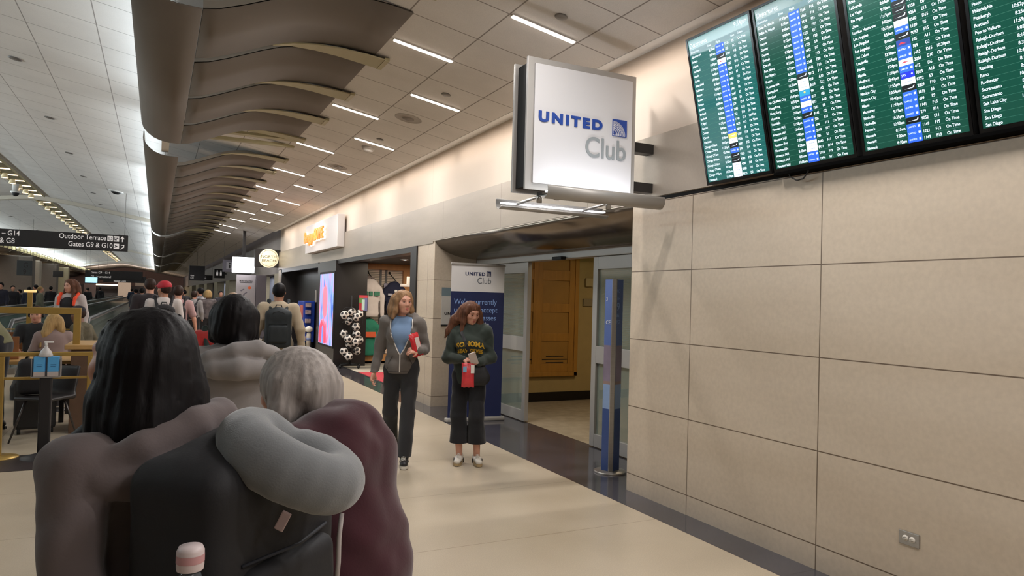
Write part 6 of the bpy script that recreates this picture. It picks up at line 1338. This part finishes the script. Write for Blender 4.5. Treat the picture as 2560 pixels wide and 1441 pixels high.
tA, hpA, upA, topA = person('person walking ahead at left with long black hair, taupe hoodie and black backpack', (ax_, ay_), math.radians(46), H=1.555, vox=0.0085, hair=('short', H_BLACK), top=M_TAUPE, top_hem=0.86, pants=M_DP, arms=armsA, head=(6, -3), bulk=0.93, loosehair=longblack, extra_top=bighood, fold=0.010,
    shoes=MATS['sneaker_black'])
M_BP = mat('backpack_black', '#131216', 0.75, var=0.08, bump=0.2, bscale=200)
bpA = backpack('large black backpack on the person with long black hair', tA, M_BP, w=0.43, h=0.60, d=0.23, z=1.165, back=-0.15, vox=0.0095, sw=0.085, x=0.02, strapm=mat('strap_navy', '#12151f', 0.7), handle=False)
MB().bbox(-0.05, -0.03, -0.445, -0.437, 1.03, 1.07, 0.002).build('logo_patch', mat('patch_grey', '#4e4648', 0.5), bpA)
MA = Matrix.Translation(tA.location) @ Matrix.Rotation(tA.rotation_euler[2], 4, 'Z') @ Matrix.Diagonal((tA.scale[0],) * 3 + (1,))
# neck pillow
pc = atD(728, 1150, 1.36); npil = thing('neck_pillow', 'grey plush U-shaped travel pillow strapped on top of the black backpack', 'pillow', pc, rot=(math.radians(-2), math.radians(26), math.radians(-26)))
s = SDF(0.0065, 0.02); N_ = 16; ring = [(0.098 * math.cos(a), 0.074 * math.sin(a), 0) for a in np.linspace(math.radians(125), math.radians(125 + 325), N_)]
s.chain(ring, [0.042] + [0.049] * (N_ - 2) + [0.044], k=0.01, flat=((0, 0, 1), 0.92)); s.folds(0.0015, 30, 2).build('plush_body', mat('plush_grey', '#6d6f71', 0.95, var=0.05, bump=0.4, bscale=300, sheen=0.4), npil)
MB().tube([(0.135, -0.03, -0.035), (0.152, -0.036, -0.075), (0.172, -0.04, -0.113), (0.188, -0.042, -0.15)], 0.0045, 8).build('cord', mat('cord_grey', '#a39b98', 0.7), npil)
MB().bbox(0.180, 0.204, -0.050, -0.036, -0.185, -0.147, 0.004).build('toggle', mat('tag_pale', '#b8afab', 0.6), npil)
MB().bbox(0.045, 0.062, -0.10, -0.094, -0.09, -0.055, 0.002).build('label_tag', mat('tag_rose', '#9a8480', 0.6), npil)
pb = atD(476, 1400, 1.10); bt = thing('water_bottle', 'bottle with a white and pink cap in the side pocket of the backpack', 'bottle', (pb.x, pb.y, pb.z - 0.185)); bt.scale = (0.86, 0.86, 0.86)
MB().lathe([(0.030, 0), (0.033, 0.01), (0.033, 0.15), (0.018, 0.19), (0.016, 0.20)], n=24).build('bottle_body', mat('bottle_clear', '#5a6068', 0.15, alpha=0.6), bt)
b = MB(); b.lathe([(0.0225, 0.198), (0.0235, 0.205), (0.0235, 0.232), (0.020, 0.240), (0.0, 0.241)], n=28, cap=False); b.build('cap', mat('cap_white', '#c9b9b8', 0.45), bt); MB().lathe([(0.0240, 0.212), (0.0240, 0.226)], n=28, cap=False).build('pink_band', mat('cap_pink', '#b98a8c', 0.5), bt)

# B: stooped person with silver bob in a maroon jacket
M_MAR = cloth('fleece_maroon', '#3a101b', 0.10, 0.95, 0.25)
bx_, by_ = gnd(912, 1.88)
def silver(hs, hp):
    hs.ell(hp((0, -0.035, 0.0)), (0.112, 0.122, 0.115), k=0.03)
    for q in (-1, 1): hs.chain([hp((q * 0.08, -0.02, 0.02)), hp((q * 0.100, -0.01, -0.06)), hp((q * 0.092, 0.0, -0.115))], [0.045, 0.040, 0.015], k=0.02)
    hs.chain([hp((-0.06, -0.09, -0.02)), hp((-0.055, -0.105, -0.10))], [0.05, 0.018], k=0.02); hs.chain([hp((0.06, -0.09, -0.02)), hp((0.055, -0.11, -0.10))], [0.05, 0.018], k=0.02); hs.chain([hp((0, -0.10, -0.02)), hp((0, -0.12, -0.11))], [0.05, 0.02], k=0.02)
def hunch(s, up):
    s.ell(up((0, -0.085, 1.28)), (0.175, 0.105, 0.20), k=0.06); s.cap(up((-0.07, -0.05, 1.425)), up((0.07, -0.05, 1.425)), 0.055, k=0.03); s.ell(up((0, -0.03, 1.05)), (0.19, 0.15, 0.2), k=0.05)
armsB = (((-0.235, 0.08, 1.10), (-0.18, 0.28, 0.98)), ((0.235, 0.08, 1.10), (0.18, 0.28, 0.98)))
tB, *_ = person('stooped person with a silver-grey bob in a maroon fleece jacket', (bx_, by_), math.radians(44), H=1.50, vox=0.0085, hair=('bald' if False else 'short', H_GREY), top=M_MAR, top_hem=0.72, pants=M_DP, arms=armsB, head=(10, 14), lean=17, bulk=1.15, loosehair=silver, extra_top=hunch, headfwd=0.05, fold=0.010, shoes=MATS['sneaker_black'])
# C: dark bob and ponytail, light grey hoodie
cx2, cy2 = gnd(590, 3.2)
def pony(hs, hp): hs.chain([hp((0.02, -0.10, -0.07)), hp((0.045, -0.135, -0.14)), hp((0.085, -0.135, -0.20)), hp((0.15, -0.11, -0.235))], [0.035, 0.04, 0.032, 0.008], k=0.02)
M_LG = cloth('hoodie_light_grey', '#837d7b', 0.05)
tC, *_ = person('person ahead with a round dark bob and light grey hoodie', (cx2, cy2), math.radians(-3), H=1.585, vox=0.009, hair=('bob', H_BLACK), top=M_LG, top_hem=0.86, pants=M_DP, bulk=1.1, head=(-4, -2), loosehair=pony, extra_top=bighood, skin=SKIN2, fold=0.006, shoes=MATS['sneaker_black'])
# red sleeve person, arm on hip, dark green backpack
M_RED = cloth('jacket_red', '#a3231f', 0.1); ex_, ey_ = gnd(556, 5.4)
tE, *_ = person('person in a bright red jacket with one arm on the hip behind the dark bob', (ex_, ey_), math.radians(-8), H=1.53, vox=0.011, hair=('short', H_DARK), top=M_RED, top_hem=0.88, pants=M_DP, bulk=1.05, arms=(((-0.36, -0.08, 1.15), (-0.20, 0.03, 0.97)), ((0.24, 0, 1.1), (0.24, 0.1, 0.88))), shoes=MATS['sneaker_black'], fold=0.007)
backpack('dark green backpack on the person in the red jacket', tE, mat('pack_bottle_green', '#16241f', 0.8), w=0.28, h=0.44, z=1.12, vox=0.013)
# man in beige shirt with dark backpack
M_BEI = cloth('shirt_beige', '#a3937c', 0.05); fx, fy = gnd(699, 9.4)
tF, *_ = person('man with short black hair in a beige shirt and a dark blue-black backpack', (fx, fy), math.radians(-8), H=1.74, vox=0.011, male=True, hair=('short', H_BLACK), top=M_BEI, top_hem=0.84, pants=cloth('trousers_khaki', '#6a5f4d'), skin=SKIN2, bulk=1.08, shoes=MATS['sneaker_black'], arms=(((-0.26, -0.04, 1.11), (-0.29, 0.03, 0.87)), ((0.27, -0.04, 1.11), (0.30, 0.0, 0.86))))
backpack('rounded dark backpack on the man in the beige shirt', tF, mat('pack_midnight', '#10181c', 0.7), w=0.32, h=0.52, d=0.17, z=1.14, back=-0.15, vox=0.012)
# man in red cap
gx, gy = gnd(411, 11.0)
tG, *_ = person('man in a red baseball cap and white T-shirt with a black backpack', (gx, gy), math.radians(2), H=1.74, vox=0.013, male=True, hair=('short', H_DARK), cap=mat('cap_red', '#a81a2a', 0.7), top=cloth('tee_white', '#bcb2ae'), sleeve=0.45, pants=M_DP, skin=SKIN2, head=(40, 0), shoes=MATS['sneaker_black'])
bg = backpack('black backpack with a small white logo on the man in the red cap', tG, mat('pack_black', '#171317', 0.8), w=0.30, h=0.46, z=1.14, vox=0.014)
MB().box(-0.02, 0.03, -0.345, -0.34, 1.26, 1.275).build('logo_mark', M_WHITE, bg)
hx, hy = gnd(376, 11.9)
person('man with cropped brown hair in a dark maroon T-shirt', (hx, hy), math.radians(4), H=1.80, vox=0.014, male=True, hair=('short', H_DARK), top=cloth('tee_plum', '#241a1e'), sleeve=0.45, pants=M_DP, shoes=MATS['sneaker_black'])
ix, iy = gnd(447, 12.6)
tI, *_ = person('man with dark hair and a bare pinkish arm wearing a black backpack', (ix, iy), math.radians(-5), H=1.70, vox=0.014, male=True, hair=('short', H_DARK), top=cloth('tee_pink', '#a98684'), sleeve=0.42, pants=M_DP, shoes=MATS['sneaker_black'], arms=(((-0.25, -0.03, 1.11), (-0.25, 0.04, 0.865)), ((0.27, -0.02, 1.11), (0.31, 0.02, 0.87))))
backpack('black backpack on the man with the bare arm', tI, MATS['pack_black'], w=0.29, h=0.46, z=1.14, vox=0.015)
jx, jy = gnd(487, 19.0); tJ, *_ = person('distant person in a grey top with a black backpack turning to talk', (jx, jy), math.radians(-20), H=1.62, vox=0.018, hair=('short', H_DARK), top=cloth('top_mist', '#8a8583'), pants=M_DP, shoes=MATS['sneaker_black'], hands=False)
backpack('small black backpack on the distant person in grey', tJ, MATS['pack_black'], w=0.30, h=0.44, z=1.14, vox=0.018)
kx, ky = gnd(502, 20.2); person('distant person in a black and white patterned jacket', (kx, ky), math.radians(30), H=1.72, vox=0.018, hair=('short', H_BLACK), top=mat('pattern_bw', '#8f8b8c', 0.9, var=0.75, vscale=9), pants=M_DP, shoes=MATS['sneaker_black'], hands=False, top_hem=0.78)
lx, ly = gnd(521, 19.4); person('distant person with blond hair in a mottled grey jacket', (lx, ly), math.radians(10), H=1.66, vox=0.018, hair=('bob', H_BLOND), top=mat('pattern_grey', '#5f5757', 0.9, var=0.35, vscale=14), pants=M_DP, shoes=MATS['sneaker_black'], hands=False)
dx_, dy_ = gnd(584, 8.6); person('person with thin grey-blond hair in a cream shirt mostly hidden behind the dark bob', (dx_, dy_), math.radians(-5), H=1.60, vox=0.013, male=True, hair=('short', hairmat('hair_thin_blond', '#8a7460')), top=cloth('shirt_cream', '#a59c8c'), pants=M_DP, shoes=MATS['sneaker_black'], bulk=1.15)
# woman with orange straps coming along the walkway
mx_, my_ = gnd(178, 12.3)
tM, *_ = person('long-haired person in a white top and black vest with bright orange shoulder straps', (mx_, my_), math.radians(160), H=1.76, vox=0.012, hair=('long', H_BRUN), top=cloth('top_white', '#b5aba8'), pants=M_DP, shoes=MATS['sneaker_black'], bulk=1.05, head=(-25, 4), eyes=True)
t = thing('harness_vest', 'black vest with orange shoulder straps worn by the long-haired person', 'vest', tM.location, tM.rotation_euler[2]); t.scale = tM.scale
SDF(0.013, 0.03).cap((0, 0.03, 1.27), (0, 0.03, 0.98), 0.150, 0.150, flat=((0, 1, 0), 1.15)).build('vest_body', mat('vest_black', '#141318', 0.8), t)
for q in (-1, 1): SDF(0.012, 0.02).chain([(q * 0.13, -0.06, 1.42), (q * 0.135, 0.03, 1.455), (q * 0.125, 0.12, 1.38), (q * 0.12, 0.15, 1.28)], [0.026] * 4, flat=((0, 1, 0), 1.2)).build('orange_strap', mat('hi_vis_orange', '#d8431f', 0.7, emit=0.08), t)
# seated people in the booth
sleg = (((-0.10, 0.42, 0.56), (-0.10, 0.44, 0.16)), ((0.10, 0.42, 0.56), (0.10, 0.44, 0.16)))
nx, ny = gnd(96, 9.9)
def stool(x, y, label, h=0.39):
    t = thing('stool', label, 'stool', (x, y, 0), group='dark stools in the booth'); MB().lathe([(0.17, h - 0.04), (0.18, h - 0.02), (0.17, h), (0, h)], n=24).build('seat', M_DARK, t)
    MB().lathe([(0.2, 0), (0.2, 0.01), (0.03, 0.03)], n=24).build('foot', M_DARK, t); MB().tube([(0, 0, 0.02), (0, 0, h - 0.04)], 0.025, 10).build('column', M_STEEL, t)
def seated(label, px, d, rz, H, zseat, **k):
    x, y = gnd(px, d); stool(x, y, 'dark round stool under the ' + label.split(' with ')[0].split(' in ')[0]); return person(label, (x, y), rz, H=H, legs=k.pop('legs', sleg), seated=True, zbase=zseat - 0.86 * H / 1.7, **k)
tN, *_ = seated('seated man in a black T-shirt with headphones facing the laptop', 95, 10.6, math.radians(172), 1.74, 0.46, vox=0.011, male=True, hair=('short', H_DARK), top=cloth('tee_black', '#121114'), sleeve=0.45, pants=M_DP, shoes=MATS['sneaker_black'], arms=(((-0.24, 0.10, 1.12), (-0.12, 0.33, 1.08)), ((0.24, 0.10, 1.12), (0.12, 0.33, 1.08))), eyes=True, head=(0, 10))
hd = thing('headphones', 'black over-ear headphones on the seated man', 'headphones', tN.location, tN.rotation_euler[2]); hd.scale = tN.scale
b = MB(); [b.ball((q * 0.088, 0.01, 1.575), 0.034, 8, (0.5, 1, 1.1)) for q in (-1, 1)]; b.build('ear_cup', M_BLACK, hd); MB().tube([(0.092 * math.cos(a), 0.005, 1.585 + 0.115 * math.sin(a)) for a in np.linspace(0, PI, 12)], 0.008, 8).build('headband', M_BLACK, hd)
tO, *_ = seated('seated woman with long blond hair in a rose-grey hoodie', 142, 9.35, math.radians(15), 1.62, 0.47, vox=0.011, hair=('long', H_BLOND), top=cloth('hoodie_rose_grey', '#84706c'), pants=M_DP, shoes=MATS['sneaker_black'], bulk=1.08, lean=8, arms=(((-0.24, 0.12, 1.12), (-0.15, 0.34, 1.10)), ((0.24, 0.12, 1.12), (0.15, 0.34, 1.10))), loosehair=lambda hs, hp: hs.chain([hp((-0.05, -0.06, 0)), hp((-0.10, -0.09, -0.16)), hp((-0.16, -0.10, -0.33))], [0.06, 0.06, 0.025], k=0.03))
tP, *_ = seated('seated man in a camouflage jacket and dark cap', 224, 10.7, math.radians(70), 1.70, 0.50, vox=0.012, male=True, hair=('short', H_DARK), skin=SKIND, cap=mat('cap_dark', '#16121c', 0.8), top=mat('camo', '#57503f', 0.9, var=0.45, vscale=9), pants=M_DP, shoes=MATS['sneaker_black'], lean=12, head=(0, 12))
# person in olive standing at the frame edge
qx, qy = gnd(-2, 7.9)
person('person in an olive green shirt cut off by the left picture edge', (qx, qy), math.radians(78), H=1.72, vox=0.010, male=True, hair=('short', H_DARK), top=cloth('shirt_olive', '#6f6d4e'), pants=cloth('trousers_navy', '#0f0e18'), lean=30, bulk=1.2, shoes=MATS['sneaker_black'], arms=(((-0.2, 0.25, 1.0), (-0.1, 0.42, 0.95)), ((0.2, 0.25, 1.0), (0.1, 0.42, 0.95))), legs=(((-0.10, 0.0, 0.50), (-0.10, -0.02, 0.09)), ((0.10, 0.02, 0.50), (0.10, 0.0, 0.09))))
# distant figures beyond the walkways
far = [(3, 26, 'dark_curls', '#1c1d2e', 'person in a navy jacket at the left edge beyond the walkways', 1.75, 160), (33, 29, 'k', '#17161f', 'dark-clad person standing second from the left beyond the walkways', 1.66, 200), (50, 31, 'k', '#14131a', 'smaller dark figure beyond the walkway near the wide column', 1.5, 120),
       (74, 27, 'k', '#151a2c', 'person in dark navy seen beside the pale column', 1.62, 10), (90, 31, 'k', '#3f3d35', 'person in a cap and olive coat beyond the walkways', 1.72, 60), (102, 26, 'b', '#5b5c4c', 'person in a khaki jacket reaching out beyond the walkways', 1.64, 290), (128, 33, 'k', '#131217', 'slim dark figure right of the khaki jacket', 1.68, 0),
       (220, 42, 'k', '#14151d', 'far figure in black just right of the orange-strapped person', 1.68, 30), (251, 40, 'k', '#101015', 'far figure in black under the monitor', 1.75, 350), (330, 34, 'k', '#1c2d44', 'far person in a blue jacket left of the walkers', 1.70, 0), (341, 30, 'k', '#3c3a40', 'far person in grey with a bag near the walkway', 1.66, 20),
       (356, 24, 'k', '#2b2a30', 'far person in dark clothes just left of the maroon T-shirt', 1.68, 5), (462, 28, 'k', '#4a464a', 'far person in grey right of the backpackers', 1.66, 15), (553, 26, 'k', '#3d3b42', 'far person in slate beside the pale display panel', 1.66, 190)]
for px, d, kd, hexc, lab, Hh, rz in far:
    x, y = gnd(px, d)
    while min(abs(x - q) for q in (-1.25, -2.35, -3.1, -4.15)) < 0.36 and x < 0: d += 0.4; x, y = gnd(px, d)
    person(lab, (x, y), math.radians(rz), H=Hh, vox=0.022, hair=('short', H_BLACK if kd != 'b' else H_BLOND), top=cloth('far_' + hexc[1:], hexc), pants=M_DP, hands=False, shoes=M_BLACK, fold=0.004)
sx_, sy_ = gnd(492, 8.6)
t = thing('duffel', 'dark purple-grey rolling suitcase top beside the red jacket', 'suitcase', (sx_ - 0.05, sy_, 0), rz=0.1)
MB().bbox(-0.20, 0.20, -0.13, 0.13, 0.05, 0.95, 0.06).build('shell', mat('suitcase_plum', '#2c2733', 0.5), t); MB().tube([(-0.08, -0.02, 0.95), (-0.07, -0.02, 1.0), (0.07, -0.02, 1.0), (0.08, -0.02, 0.95)], 0.012, 8).build('handle', M_STEEL, t)
b = MB(); [b.ball((x, y, 0.03), 0.03, 6) for x in (-0.15, 0.15) for y in (-0.09, 0.09)]; b.build('wheels', M_BLACK, t)

# ------------------------------------------------------------------ letters become plain meshes
bpy.context.view_layer.update(); dg = bpy.context.evaluated_depsgraph_get()
for o in [o for o in bpy.data.objects if o.type == 'FONT']:
    me = bpy.data.meshes.new_from_object(o.evaluated_get(dg)); me.materials.clear()
    for m_ in o.data.materials: me.materials.append(m_)
    n_ = bpy.data.objects.new(o.name, me); COL.objects.link(n_); n_.parent = o.parent; n_.matrix_local = o.matrix_local.copy()
    nm = o.name; bpy.data.objects.remove(o); n_.name = nm
